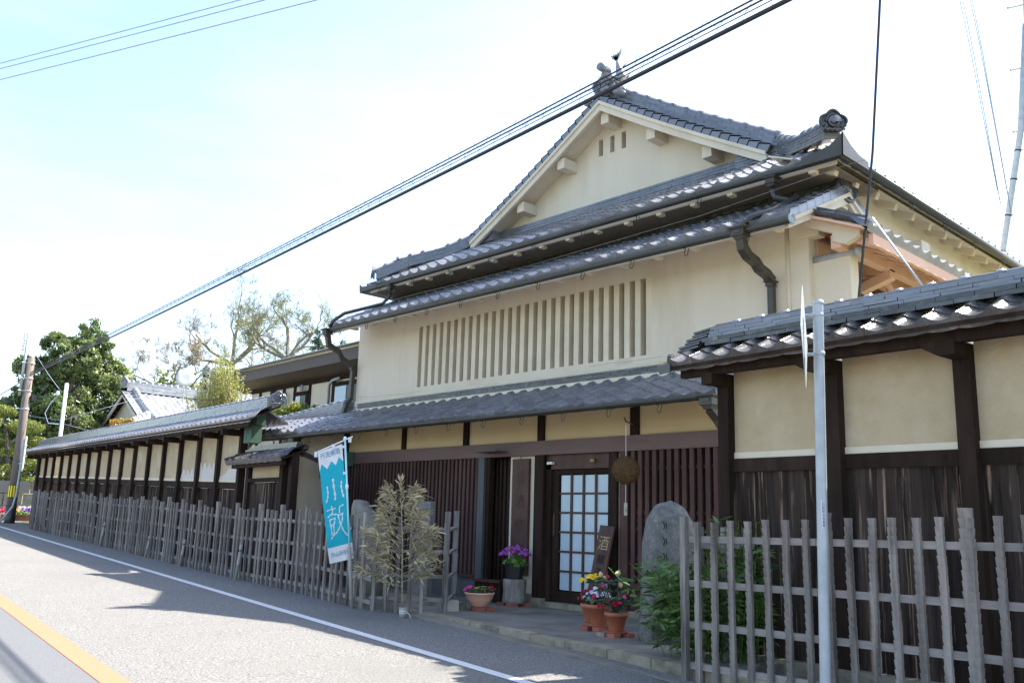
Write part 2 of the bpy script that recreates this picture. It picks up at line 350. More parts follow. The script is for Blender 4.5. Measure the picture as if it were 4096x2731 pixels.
strip('orange_centre_line', -40, 90, -3.95, -3.76, .005, 'orange_paint')
# worn asphalt apron and concrete strip in front of the entrance, porch slab with kerb
K0, K1 = V((-9.75, 7.42, 0)), V((-4.55, 6.62, 0))
kd = (K1-K0).normalized(); kn = V((-kd.y, kd.x, 0))
mb = MB(); q = [V((-9.2, 6.98, 0)), V((-3.2, 6.12, 0)), V((-3.2, 6.42, 0)), V((-9.2, 7.34, 0))]
mb.add([(a.x, a.y, gz(a.x, a.y)+.012) for a in q]+[(a.x, a.y, -.35) for a in q], [(0, 1, 2, 3), (0, 4, 5, 1)])
tag(mb.build('concrete_gutter_strip', 'concrete'), kind='structure')
mb = MB(); q = [K0, K1+kd*.3, V((-4.1, 9.9, 0)), V((-16.8, 9.9, 0)), V((-16.8, 8.2, 0)), V((-10.4, 7.6, 0))]
mb.prism([(a.x, a.y, -.4) for a in q], (0, 0, .43)); porch = tag(mb.build('porch_slab', 'concrete'), kind='structure')
L = (K1-K0).length; s = 0; ki = 0
kerb_me = {}
while s < L+.2:
    ln = random.choice((.58, .62, .7)); a = K0+kd*(s+.006)-kn*.075; b = K0+kd*(s+ln-.006)-kn*.075
    mb = MB(); z0, z1 = -.35, .034+random.uniform(-.004, .004); mb.beam((a.x, a.y, (z0+z1)/2), (b.x, b.y, (z0+z1)/2), .13, z1-z0)
    tag(mb.build('kerb_stone', 'kerb', porch)); s += ln
gr = thing('drain_grating', (-5.8, 6.8, -.07), 'long narrow steel drain grating set in the concrete strip before the entrance kerb', 'grating')
a, b = V((-6.95, 7.0, 0)), V((-4.5, 6.33, 0)); d = (b-a).normalized(); n_ = V((-d.y, d.x, 0)); Lg = (b-a).length; mb = MB()
for off in (-.075, -.045, -.015, .015, .045, .075):
    p0, p1 = a+n_*off, b+n_*off; mb.beam((p0.x, p0.y, gz(p0.x, p0.y)+.022), (p1.x, p1.y, gz(p1.x, p1.y)+.022), .008, .02)
mb.build('bar', 'tablet', gr)
mb = MB(); k = 0.0
while k < Lg:
    q = a+d*k; p0, p1 = q-n_*.08, q+n_*.08; mb.beam((p0.x, p0.y, gz(p0.x, p0.y)+.02), (p1.x, p1.y, gz(p1.x, p1.y)+.02), .007, .016); k += .035
tag(mb.build('cross_bar', 'tablet', gr), kind='stuff')
# ================================================================== left garden wall
LD, LN, LA = V((-.9949, .1011, 0)), V((.1011, .9949, 0)), V((-9.76, 6.80, 0))
def PL(s, off, z): return LA+LD*s+LN*off+V((0, 0, z))
lw = thing('garden_wall', tuple(PL(16, .9, .3)), 'long roofed garden wall of pale plaster panels over black boards on the left', 'wall')
S0, PIT, NB = 6.69, 1.2, 16
zb = lambda s: 1.76+.0262*(s-6.7)
ze = lambda s: 2.78+.0134*(s-5.8)
gl = lambda s: .025*s-.05
for k in range(NB+1):
    s = S0+k*PIT; mb = MB(); w = .11 if k < NB else .3
    mb.obox(PL(s+(0 if k < NB else .1), .86, (gl(s)+ze(s))/2), LD, LN, (0, 0, 1), w, .14, ze(s)-gl(s)+.1); mb.build('post', 'wood_dark', lw)
    mb = MB(); mb.obox(PL(s, .66, ze(s)-.09), LN, LD, (0, 0, 1), .5, .10, .12); mb.build('eave_bracket', 'wood_dark', lw)
for k in range(NB):
    s0, s1 = S0+k*PIT+.055, S0+(k+1)*PIT-.055; mb = MB()
    mb.prism([PL(s0, .875, zb(s0)), PL(s1, .875, zb(s1)), PL(s1, .875, ze(s1)+.1), PL(s0, .875, ze(s0)+.1)], LN*.07); mb.build('plaster_panel', 'plaster_w', lw)
    mb = MB(); mb.prism([PL(s0, .862, zb(s0)-.004), PL(s1, .862, zb(s1)-.004), PL(s1, .862, zb(s1)+.05), PL(s0, .862, zb(s0)+.05)], LN*.05); mb.build('plaster_lip', 'plaster_pale', lw)
    mb = MB(); mb.prism([PL(s0, .85, zb(s0)-.14), PL(s1, .85, zb(s1)-.14), PL(s1, .85, zb(s1)-.006), PL(s0, .85, zb(s0)-.006)], LN*.1); mb.build('rail', 'wood_dark', lw)
    for j in range(4):
        w = (s1-s0)/4; a, b = s0+j*w+.006, s0+(j+1)*w-.006; o = .885+random.uniform(-.006, .006); mb = MB()
        mb.prism([PL(a, o, gl(a)), PL(b, o, gl(b)), PL(b, o, zb(b)-.143), PL(a, o, zb(a)-.143)], LN*.025); mb.build('board', 'board', lw)
    if k < 3:                                    # repaired plaster patches with a ragged top
        mb = MB(); N = 14; top = [zb(s0)+(.34 if k == 0 else .42)*(.55+.45*abs(math.sin(i*.9+k*1.7)))+random.uniform(-.02, .02)-(.12 if k == 2 else 0) for i in range(N+1)]
        if k == 0: top = [zb(s0)+.12+.5*(1-i/N)**1.5+random.uniform(-.02, .02) for i in range(N+1)]
        pts = [PL(s0+(s1-s0)*i/N, .868, top[i]) for i in range(N+1)]
        mb.prism([PL(s0, .868, zb(s0)+.05)]+pts+[PL(s1, .868, zb(s1)+.05)], LN*.012); mb.build('plaster_patch', 'patch', lw)
mb = MB(); mb.beam(PL(5.5, .5, ze(5.5)-.0), PL(26.2, .5, ze(26.2)-.0), .07, .10); mb.build('eave_beam', 'wood_dark', lw)
LE0, LE1 = PL(5.4, .42, ze(5.4)+.09), PL(26.35, .42, ze(26.35)+.09)
ud = LE0-LE1; ncl = int(ud.length/.275); Wl = ud.length/ncl; sl = (LN+V((0, 0, .52))).normalized()
mb = MB(); mb.prism([LE0+V((0, 0, -.015)), LE1+V((0, 0, -.015)), LE1+sl*.66+V((0, 0, -.015)), LE0+sl*.66+V((0, 0, -.015))], V((0, 0, -.03))); mb.build('roof_deck', 'wood_dark', lw)
roof_tiles(lw, LE1, ud, sl, ncl, 2, Wl, .23, 'tile', 'tile_j')
mb = MB(); bk0, bk1 = LE0+sl*.6, LE1+sl*.6; bk0 = bk0+LD*.5; mb.prism([bk0, bk1, bk1+LN*.45-V((0, 0, .24)), bk0+LN*.45-V((0, 0, .24))], V((0, 0, -.04))); mb.build('rear_roof_slope', 'tile', lw)
rg0, rg1 = LE0+sl*.58-ud.normalized()*.15, LE1+sl*.58
noshi(lw, [rg0+V((0, 0, -.02)), rg1+V((0, 0, -.02))], 4, .045, .26, 'tile', .30)
half_round_caps(lw, [rg0+V((0, 0, .155)), rg1+V((0, 0, .155))], .075, .3, 'tile')
# demon-face ridge end at the right end of the left wall
def ridge_end(parent, c, face, sz, m='tile', horns=True):
    """lobed ridge-end tile: plate with rolled rim, round boss, side scrolls"""
    fc = nrm(face); sd = V((0, 0, 1)).cross(fc).normalized(); upn = fc.cross(sd)
    c = V(c); mb = MB(); poly = []
    for i in range(36):
        th = -PI*.12+PI*1.24*i/35; rr = sz*(.50+.05*math.cos(5*th-PI/2*5)); poly.append(c+sd*rr*math.cos(th)+upn*rr*math.sin(th))
    poly += [c-sd*sz*.38-upn*sz*.30, c+sd*sz*.38-upn*sz*.30]
    mb.prism(poly, -fc*sz*.16); pl = mb.build('ridge_end_tile', m, parent)
    mb = MB(); mb.tube([q+fc*.01 for q in poly[:36]], sz*.055, 6); mb.build('rolled_rim', m, pl, True)
    mb = MB(); mb.tube([c+fc*.02+sd*sz*.20*math.cos(a)+upn*(sz*.06+sz*.20*math.sin(a)) for a in [2*PI*i/20 for i in range(21)]], sz*.045, 6)
    mb.tube([c+fc*.02+sd*sz*.30*math.cos(a)+upn*(sz*.06+sz*.30*math.sin(a)) for a in [PI*i/16-.1 for i in range(18)]], sz*.03, 6)
    mb.lathe(c+upn*sz*.06, [(.13*sz, 0), (.12*sz, .05*sz), (.05*sz, .09*sz)], 14, fc)
    for k in (-1, 1):
        mb.tube([c+fc*.03+sd*k*(sz*.36+sz*(.11-.022*i/2)*math.cos(i*.75))+upn*(-sz*.16+sz*(.11-.022*i/2)*math.sin(i*.75)) for i in range(9)], sz*.035, 6)
    mb.tube([c+fc*.03+sd*sz*.42*t+upn*(-sz*.30+.03*sz*math.cos(t*14)) for t in [-1+i/8 for i in range(17)]], sz*.05, 6)
    mb.build('scroll_relief', m, pl, True)
    return pl
ridge_end(lw, LE0+sl*.6+V((0, 0, .12)), (.97, -.25, 0), .27)
# ================================================================== left picket fence
lf = thing('picket_fence', tuple(PL(8, 0, .2)), 'long leaning fence of weathered grey pickets running left beside the road', 'fence')
def picket_me(h, w, dpt, seed, notch=True):
    r_ = random.Random(seed); mb = MB(); N = 9 if notch else 5
    for i in range(N):                           # adze-notched faces: each bite a little narrower at its foot
        z0, z1 = h*i/N, h*(i+1)/N; a = w/2*(1-.10*r_.random()); bb = w/2*(1+.08*r_.random()); ox = r_.uniform(-.003, .003)
        A = [(ox-a, -dpt/2, z0), (ox+a, -dpt/2, z0), (ox+a, dpt/2, z0), (ox-a, dpt/2, z0)]; B = [(ox-bb, -dpt/2-.003, z1), (ox+bb, -dpt/2-.003, z1), (ox+bb, dpt/2, z1), (ox-bb, dpt/2, z1)]
        mb.add(A+B, [(0,1,5,4),(1,2,6,5),(2,3,7,6),(3,0,4,7),(0,3,2,1),(4,5,6,7)])
    return rawmesh('picket', mb, 'picket')
PM = [picket_me(1.15+.008*k, .042, .028, k) for k in range(6)]; PP = [picket_me(1.22+.02*k, .068, .055, 20+k) for k in range(3)]
s, i = .12, 0
while s < 21.75:
    post = i % 5 == 0; me = random.choice(PP if post else PM); z = .0252*s-.02+.014*math.sin(s*.9)
    q = PL(s, (.035 if post else 0)+random.uniform(-.008, .008)+.03*math.sin(s*.6), z)
    mw = frame(q, -LD, LN, (0, 0, 1)) @ Euler((random.uniform(-.01, .01), random.uniform(-.014, .018), 0)).to_matrix().to_4x4()
    place('fence_post' if post else 'picket', me, lf, mw); s += .182+random.uniform(-.014, .014); i += 1
for h in (.14, .42, .70, 1.02):
    s = -.1
    while s < 21.6:
        ln = min(3.6, 21.82-s); mb = MB(); N = 6
        mb.tube([PL(s+ln*t/N, .045+.03*math.sin((s+ln*t/N)*.6), .0252*(s+ln*t/N)-.02+h+.02*math.sin((s+ln*t/N)*.9)) for t in range(N+1)], .032, 4); mb.build('rail', 'rail', lf); s += ln-.02
B0, B1 = V((-9.62, 6.86, 0)), V((-8.93, 7.42, 0)); bd = (B1-B0).normalized(); bn = V((-bd.y, bd.x, 0))
# fence turning in towards the house on its right end
ft = [(-9.62, 6.83), (-9.47, 6.90), (-9.33, 6.98), (-9.2, 7.07), (-9.08, 7.17), (-8.98, 7.28)]
for k, (x, yy) in enumerate(ft[:-1]): place('picket', random.choice(PM), lf, frame((x, yy, .0), bd, bn, (0, 0, 1)))
place('fence_post', PP[1], lf, frame((-8.93, 7.42, .02), bd, bn, (0, 0, 1))); place('fence_post', PP[2], lf, frame((-9.5, 8.05, .02), bd, bn, (0, 0, 1)))
for h in (.18, .46, .76, 1.04):
    mb = MB(); mb.tube([(-9.7, 6.84, h), (-9.2, 7.12, h), (-8.93, 7.46, h), (-9.5, 8.05, h+.02)], .025, 4); mb.build('rail', 'rail', lf)
mb = MB(); s = 0
for i in range(44):
    a, b = PL(s, .0, gl(s)+.055), PL(s+.48, .0, gl(s+.48)+.055); mb = MB(); mb.beam(a+V((0, 0, -.1)), b+V((0, 0, -.1)), .16, .16+random.uniform(-.01, .01)); mb.build('footing_stone', 'stone_b', lf); s += .5
# bamboo stakes propping the fence
for k, s in enumerate((4.1, 6.85, 9.0, 12.6)):
    st = thing('bamboo_stake', tuple(PL(s, -.08, gl(s))), ['grey bamboo stake against the fence, nearest the turquoise banner', 'short grey bamboo stake at the fence, second left of the banner', 'grey bamboo stake tied to the middle of the long fence', 'tall pale bamboo stake before the black stained fence foot'][k], 'stake', 'bamboo stakes along the picket fence')
    h = (.62, .55, .5, .62)[k]; mb = MB()
    b0, b1 = PL(s, -.09, gl(s)+.0), PL(s-.02, -.04, gl(s)+h)
    mb.tube([b0, b0.lerp(b1, .49), b0.lerp(b1, .5), b0.lerp(b1, .51), b1], [.028, .026, .031, .026, .024], 8); mb.build('cane', 'bamboo_grey', st, True)
    mb = MB(); c = b0.lerp(b1, .85); mb.lathe(c, [(.031, -.008), (.031, .008)], 8); mb.build('tie', 'black', st)
# ================================================================== right garden wall
RD, RN, RA = V((.9975, -.0709, 0)), V((.0709, .9975, 0)), V((-4.58, 6.44, 0))
def PR(s, off, z): return RA+RD*s+RN*off+V((0, 0, z))
rw = thing('garden_wall', tuple(PR(1.5, 1, 0)), 'tall roofed wall of ochre plaster panels over dark grained boards on the right', 'wall')
zbr, zer = 1.80, 2.63
posts = [-.3, .84, 1.95, 3.06, 4.2]
for k, s in enumerate(posts):
    w = .13 if k else .12
    mb = MB(); mb.obox(PR(s, .965, 1.2), RD, RN, (0, 0, 1), w, .15, 2.8); mb.build('post', 'wood_dark', rw)
    mb = MB(); mb.prism([PR(s-w/2-.12*(k > 0), .93, zer-.035), PR(s+w/2, .93, zer-.035), PR(s+w/2, .93, zer-.15), PR(s-w/2, .93, zer-.15), PR(s-w/2-.12*(k > 0), .93, zer-.08)], RN*-.28); mb.build('eave_bracket', 'wood_dark', rw)
for k in range(4):
    s0, s1 = posts[k]+.065, posts[k+1]-.065
    mb = MB(); mb.prism([PR(s0, .985, zbr), PR(s1, .985, zbr), PR(s1, .985, zer+.15), PR(s0, .985, zer+.15)], RN*.07); mb.build('plaster_panel', 'plaster_w', rw)
    mb = MB(); mb.prism([PR(s0, .968, zbr-.002), PR(s1, .968, zbr-.002), PR(s1, .968, zbr+.055), PR(s0, .968, zbr+.055)], RN*.05); mb.build('plaster_lip', 'plaster_pale', rw)
    mb = MB(); mb.prism([PR(s0, .95, zbr-.125), PR(s1, .95, zbr-.125), PR(s1, .95, zbr-.005), PR(s0, .95, zbr-.005)], RN*.1); mb.build('rail', 'wood_dark', rw)
    a = s0
    while a < s1-.02:
        w = min(random.uniform(.20, .27), s1-a); o = .985+random.uniform(-.006, .006); mb = MB()
        mb.prism([PR(a+.003, o, .0), PR(a+w-.003, o, .0), PR(a+w-.003, o, zbr-.128), PR(a+.003, o, zbr-.128)], RN*.025); mb.build('board', 'board', rw); a += w
mb = MB(); mb.beam(PR(-.34, .97, -.02), PR(4.3, .97, -.02), .18, .16); mb.build('sill_stone', 'kerb', rw)
mb = MB(); mb.beam(PR(-.62, .70, zer-.005), PR(4.4, .70, zer-.005), .08, .11); mb.build('eave_beam', 'wood_dark', rw)
E0, E1 = PR(-.62, .52, zer+.045), PR(4.35, .52, zer+.10); ud = E1-E0; nc = int(ud.length/.243); Wr = ud.length/nc; slr = (RN+V((0, 0, .50))).normalized()
mb = MB(); mb.prism([E0+V((0, 0, -.012)), E1+V((0, 0, -.012)), E1+slr*.62+V((0, 0, -.012)), E0+slr*.62+V((0, 0, -.012))], V((0, 0, -.035))); mb.build('roof_deck', 'wood_dark', rw)
roof_tiles(rw, E0, ud, slr, nc, 2, Wr, .20, 'tile_old', 'tile_oldj', jitter=.005)
mud0, mud1 = PR(-.45, .88, zer+.215), PR(4.4, .88, zer+.265)
mb = MB(); N = nc*4
for i in range(N):
    a, b = mud0.lerp(mud1, i/N), mud0.lerp(mud1, (i+1)/N); za, zc = [.028*abs(math.sin((i+j)*PI/4+.6)) for j in (0, 1)]
    mb.prism([a+V((0, 0, -.13)), b+V((0, 0, -.13)), b+V((0, 0, .02+zc)), a+V((0, 0, .02+za))], RN*.2)
mb.build('bedding_mud', 'mud', rw)
rr0, rr1 = PR(-.42, .97, zer+.25), PR(4.45, .97, zer+.275)
for k in range(5):
    w = (.36, .33, .26, .24, .22)[k]; lh = (.04, .045, .032, .032, .04)[k]; ln = .30; z0 = (0, .042, .089, .123, .157)[k]
    s = -random.random()*.3; Lr = (rr1-rr0).length
    while s < Lr:
        a, b = max(-.05*(k < 2), s), min(Lr, s+ln-.006); tl = random.uniform(-.004, .004)
        if b-a > .05:
            mb = MB(); dd = (rr1-rr0).normalized(); mb.beam(rr0+dd*a+V((0, 0, z0+lh/2+tl)), rr0+dd*b+V((0, 0, z0+lh/2)), w+random.uniform(-.02, .01), lh-.004); mb.build('ridge_tile', 'tile_old' if k < 2 else 'tile', rw)
        s += ln
mb = MB(); mb.beam(rr0+V((0, 0, .09)), rr1+V((0, 0, .09)), .18, .19); mb.build('ridge_core', 'mud', rw)
half_round_caps(rw, [rr0+V((.02, 0, .188)), rr1+V((0, 0, .188))], .062, .27, 'tile')
for k in range(6):                               # loose slabs closing the ridge at the left end
    mb = MB(); c = rr0+RD*(-.05-.03*(k % 2)-.035*(5-k))+V((0, 0, .0+.036*k)); mb.obox(c, RD+V((0, 0, .10)), RN, (0, 0, 1), .26, .34-.03*k, .02); mb.build('ridge_tile', 'tile_old', rw)
mb = MB(); mb.lathe(E0+slr*.04+V((-.01, 0, .05)), [(.05, 0), (.055, .03), (.05, .035)], 10, (-1, -.2, .1)); mb.build('verge_tile', 'tile_old', rw)
mb = MB(); mb.prism([E0+V((-.16, -.02, .0)), E0+V((0, -.02, .02)), E0+V((0, -.02, -.07)), E0+V((-.12, -.02, -.08))], slr*.36); mb.build('verge_tile', 'tile_old', rw)
# ================================================================== right picket fence
rf = thing('picket_fence', tuple(PR(1.5, 0, -.1)), 'fence of notched grey pickets with four rails in front of the right wall', 'fence')
xs = [-.02, .11, .28, .45, .61, .79, .96, 1.13, 1.31, 1.48, 1.65, 1.81, 1.98, 2.14, 2.32, 2.50, 2.68, 2.86, 3.04, 3.22, 3.4]
for k, s in enumerate(xs):
    post = k in (0, 8, 14, 20); r_ = random.Random(50+k); mb = MB(); w = (.055 if k == 0 else .082 if post else .050)*r_.uniform(.95, 1.05); h = 1.19+.006*k+(.05 if post else 0)+r_.uniform(-.006, .006); d0 = .05 if post else .032
    N = 22 if k not in (0, 1) else 6; xo = 0
    for i in range(N):
        z0, z1 = -.12+(h+.12)*i/N, -.12+(h+.12)*(i+1)/N; a, b = w/2*(.86+.08*r_.random()), w/2*(1.0+.07*r_.random()); xa, xb = xo, xo+r_.uniform(-.0025, .0025); xo = xb
        f0, f1 = -d0+.007*(N > 10), -d0-.002
        P_ = [PR(s+xa+dx, oo, z0) for dx, oo in ((-a, f0), (a, f0), (a, 0), (-a, 0))]+[PR(s+xb+dx, oo, z1) for dx, oo in ((-b, f1), (b, f1), (b, 0), (-b, 0))]
        mb.add(P_, [(0,1,5,4),(1,2,6,5),(2,3,7,6),(3,0,4,7),(0,3,2,1),(4,5,6,7)])
    mb.build('fence_post' if post else 'picket', 'picket', rf)
for z in (1.055, .695, .365, .045):
    for s0, s1 in ((-.02, 1.2), (1.2, 2.28), (2.28, 3.45)):
        mb = MB(); mb.beam(PR(s0, .016, z+.012*s0), PR(s1-.004, .016, z+.012*s1), .03, .052); mb.build('rail', 'rail', rf)
# short return of the fence behind the first post
for s, o in ((.05, .28), (.10, .55), (.14, .82)):
    mb = MB(); mb.obox(PR(s-.15, o, .52), RD, RN, (0, 0, 1), .045, .045, 1.28); mb.build('picket', 'picket', rf)
for z in (1.0, .33):
    mb = MB(); mb.beam(PR(-.1, .1, z), PR(.0, .9, z), .03, .05); mb.build('rail', 'rail', rf)
mb = MB(); mb.beam(PR(-.05, .2, -.05), PR(3.5, .2, -.05), .3, .14); tag(mb.build('low_stone_footing', 'stone_b'), kind='structure')
mb = MB(); mb.add([(a.x, a.y, gz(a.x, a.y)-.012) for a in (PR(-.2, .05, 0), PR(6, .05, 0), PR(6, 1.2, 0), PR(-.2, 1.2, 0))], [(0, 1, 2, 3)]); tag(mb.build('planting_bed', 'earth'), kind='structure')
mb = MB(); mb.add([(a.x, a.y, gz(a.x, a.y)-.006) for a in (PL(-.3, -.02, 0), PL(27, -.02, 0), PL(27, 1.0, 0), PL(-.3, 1.0, 0))], [(3, 2, 1, 0)]); tag(mb.build('earth_strip', 'earth'), kind='structure')
# ================================================================== merchant house
H = thing('merchant_house', (-10, 9.2, 0), 'large two storey cream plastered merchant house with tiled gable roof and slatted upper window', 'house')
def hb(name, a, b, m, par=None): mb = MB(); mb.box(a, b); return mb.build(name, m, par or H)
FY = 9.22
# --- ground floor
hb('frieze_plaster', (-14.1, FY+.02, 2.12), (-5.9, FY+.12, 2.86), 'plaster_y')
hb('corner_wall', (-15.42, FY+.05, 0), (-14.28, FY+.2, 2.7), 'plaster')
for x0, x1 in ((-14.14, -14.02), (-12.38, -12.29), (-10.78, -10.67), (-9.14, -9.02), (-7.44, -7.31), (-6.02, -5.9)):
    hb('stud', (x0, FY-.025, 2.29), (x1, FY+.03, 2.84), 'wood_dark')
hb('lintel_beam', (-13.98, FY-.055, 2.10), (-5.9, FY+.10, 2.30), 'wood_beam')
hb('lattice_post', (-14.22, FY-.03, 0.05), (-14.06, FY+.1, 2.3), 'wood_dark')
def lattice(x0, x1, pitch, w, z0, z1, rails, m='wood_red', yy=FY, part='lattice_bar'):
    x = x0
    while x < x1: hb(part, (x, yy-.03, z0), (x+w, yy+.012, z1), m); x += pitch
    for z in rails: hb('lattice_rail', (x0-.02, yy+.016, z-.022), (x1, yy+.045, z+.022), m)
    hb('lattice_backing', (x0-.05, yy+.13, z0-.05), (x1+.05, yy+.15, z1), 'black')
lattice(-14.02, -10.40, .0965, .050, .37, 2.098, (.44, 1.08, 1.20, 1.32, 1.86, 1.98))
hb('lattice_sill', (-14.05, FY-.05, .33), (-10.39, FY+.06, .368), 'wood_red')
hb('base_panel', (-14.05, FY-.01, .03), (-10.39, FY+.05, .33), 'wood_grey')
hb('grey_post', (-10.37, FY-.045, .03), (-10.235, FY+.10, 2.098), 'wood_grey')
# recessed black lattice door
AY = FY+.18
x = -10.18
while x < -9.74: hb('lattice_bar', (x, AY-.03, .30), (x+.045, AY+.01, 2.09), 'wood_dark'); x += .088
for z in (.34, .52, .70, 1.32, 1.42, 1.52, 2.0): hb('lattice_rail', (-10.22, AY+.012, z-.02), (-9.72, AY+.03, z+.02), 'wood_dark')
hb('door_glass', (-10.2, AY+.06, .30), (-9.73, AY+.07, 2.09), 'gutter'); hb('lattice_door_base', (-10.22, AY-.02, .05), (-9.72, AY+.03, .30), 'wood_dark')
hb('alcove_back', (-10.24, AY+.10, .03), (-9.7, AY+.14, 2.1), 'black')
hb('alcove_post', (-10.235, FY+.0, .03), (-10.16, FY+.1, 2.098), 'wood_dark')
hb('entrance_plaster', (-9.72, FY+.02, .18), (-9.165, FY+.12, 2.098), 'plaster_pale'); hb('post_base', (-9.72, FY-.0, .03), (-9.15, FY+.11, .178), 'kerb')
hb('door_post', (-9.165, FY-.04, .14), (-8.985, FY+.1, 2.098), 'wood_dark'); hb('post_base', (-9.18, FY-.06, .03), (-8.97, FY+.11, .14), 'kerb')
# entrance door
DY = FY+.10
hb('door_jamb', (-8.985, DY-.07, .06), (-8.90, DY+.06, 2.0), 'wood_dark'); hb('door_jamb', (-7.80, DY-.12, .06), (-7.665, DY+.06, 2.098), 'wood_dark')
hb('door_head', (-8.985, DY-.07, 1.90), (-7.80, DY+.06, 2.098), 'sign_wood'); hb('threshold', (-9.0, DY-.14, .03), (-7.66, DY+.06, .10), 'kerb')
dr = MB(); X0, X1, Z0, Z1 = -8.90, -7.80, .11, 1.90
dr.box((X0, DY-.03, Z0), (X0+.12, DY+.01, Z1)); dr.box((X1-.085, DY-.03, Z0), (X1, DY+.01, Z1)); dr.box((X0+.12, DY-.03, 1.83), (X1-.085, DY+.01, Z1)); dr.box((X0+.12, DY-.03, Z0), (X1-.085, DY+.01, .25))
door = dr.build('entrance_door', 'wood_dark', H)
gx0, gx1, gz0, gz1 = X0+.122, X1-.087, .252, 1.828; pw, ph = (gx1-gx0)/4, (gz1-gz0)/6
for i in range(4):
    for j in range(6):
        hb('pane', (gx0+i*pw+.018, DY-.002, gz0+j*ph+.014), (gx0+(i+1)*pw-.018, DY+.004, gz0+(j+1)*ph-.014), 'pane', door)
mb = MB()
for i in range(1, 4): mb.box((gx0+i*pw-.017, DY-.022, gz0), (gx0+i*pw+.017, DY+.008, gz1))
mb.build('mullion', 'sign_wood', door); mb = MB()
for j in range(1, 6): mb.box((gx0, DY-.020, gz0+j*ph-.013), (gx1, DY+.006, gz0+j*ph+.013))
mb.build('glazing_bar', 'sign_wood', door); mb = MB(); mb.box((X0+.03, DY-.045, .98), (X0+.06, DY-.03, 1.28)); mb.build('handle', 'sign_wood', door)
hb('door_lamp', (-8.93, DY-.13, 1.965), (-8.83, DY-.08, 2.0), 'white'); mb = MB(); mb.lathe((-8.1, DY-.10, 1.98), [(.035, 0), (.035, .02), (.02, .045)], 12); mb.build('bulb', 'gold', H, True)
hb('strip_plaster', (-7.665, FY+.03, .06), (-7.60, FY+.12, 2.098), 'plaster_pale'); hb('red_post', (-7.60, FY-.04, .03), (-7.47, FY+.10, 2.098), 'wood_red')
lattice(-7.42, -5.95, .114, .062, .44, 2.098, (.60, .75, 1.12, 1.22, 1.32, 1.88))
hb('lattice_sill', (-7.45, FY-.05, .36), (-5.95, FY+.06, .438), 'wood_red'); hb('base_panel', (-7.45, FY-.01, .1), (-5.95, FY+.05, .36), 'wood_red'); hb('footing', (-7.47, FY-.03, .03), (-5.9, FY+.07, .10), 'kerb')
hb('end_wall', (-5.95, FY+.03, 0), (-5.1, FY+.2, 3.2), 'plaster')
hb('hood_board', (-10.2, FY-.30, 2.16), (-9.72, FY-.056, 2.175), 'wood_grey')
# body of the house (keeps light out)
hb('rear_wall', (-14.6, 20.2, 0), (-5.1, 20.4, 5.2), 'plaster'); hb('inner_floor', (-14.5, 9.8, .02), (-5.2, 20, .06), 'wood_dark')
hb('storey_floor', (-14.5, 9.45, 2.72), (-5.2, 20, 2.86), 'wood_dark')
# --- lower roof
P0 = V((-14.36, 8.36, 2.60)); v1 = nrm((0, 1.24, .52)); nc = 32; W1 = 8.80/nc
mb = MB(); mb.prism([P0+V((0, .03, -.02)), P0+V((8.8, .03, -.02)), P0+V((8.8, 1.3, .51)), P0+V((0, 1.3, .51))], (0, 0, -.03)); mb.build('roof_deck', 'wood_dark', H)
roof_tiles(H, P0, (1, 0, 0), v1, nc, 6, W1, .225)
noshi(H, [(-14.2, 9.58, 3.145), (-5.5, 9.58, 3.145)], 3, .036, .20, 'tile_old', .32, single=True)
hb('flashing_mortar', (-14.2, 9.46, 3.0), (-5.5, 9.62, 3.143), 'plaster_pale')
def gutter(x0, x1, yy, z, rad=.052, slope=0, hooks=.83, par=None):
    mb = MB(); n = 8
    prof = [(-rad*math.cos(PI*k/n), -rad*math.sin(PI*k/n)) for k in range(n+1)]; prof += [(a*.86, b*.86) for a, b in prof[::-1]]
    A = [(x0, yy+a, z+b) for a, b in prof]; B = [(x1, yy+a, z+slope+b) for a, b in prof]; N = len(prof)
    mb.add(A+B, [(i, (i+1) % N, N+(i+1) % N, N+i) for i in range(N)]+[tuple(range(N-1, -1, -1)), tuple(range(N, 2*N))])
    mb.build('gutter', 'gutter', par or H)
    x = x0+.45
    while x < x1-.1:
        t = (x-x0)/(x1-x0)*slope; mb = MB(); mb.tube([(x, yy+.05, z+t+.0), (x, yy+.03, z+t-.06), (x-.02, yy+.03, z+t-.11), (x+.0, yy+.03, z+t-.145), (x+.03, yy+.03, z+t-.135), (x+.045, yy+.04, z+t-.05)], .006, 5)
        mb.tube([(x-.0, yy-rad-.004, z+t+.01), (x, yy-.03, z+t-.05), (x, yy, z+t-.058)], .006, 5); mb.build('gutter_hook', 'gutter', par or H); x += hooks
gutter(-14.38, -5.56, 8.31, 2.56, slope=.02, hooks=.76)
def downpipe(pts, s0, name='downpipe', m='gutter_b', par=None):
    mb = MB()
    for a, b in zip(pts, pts[1:]):
        a, b = V(a), V(b); d = (b-a).normalized(); u = V((0, 1, 0)) if abs(d.z) > .5 else V((0, 0, 1)); mb.beam(a-d*.02, b+d*.02, s0, s0, u)
    return mb.build(name, m, par or H)
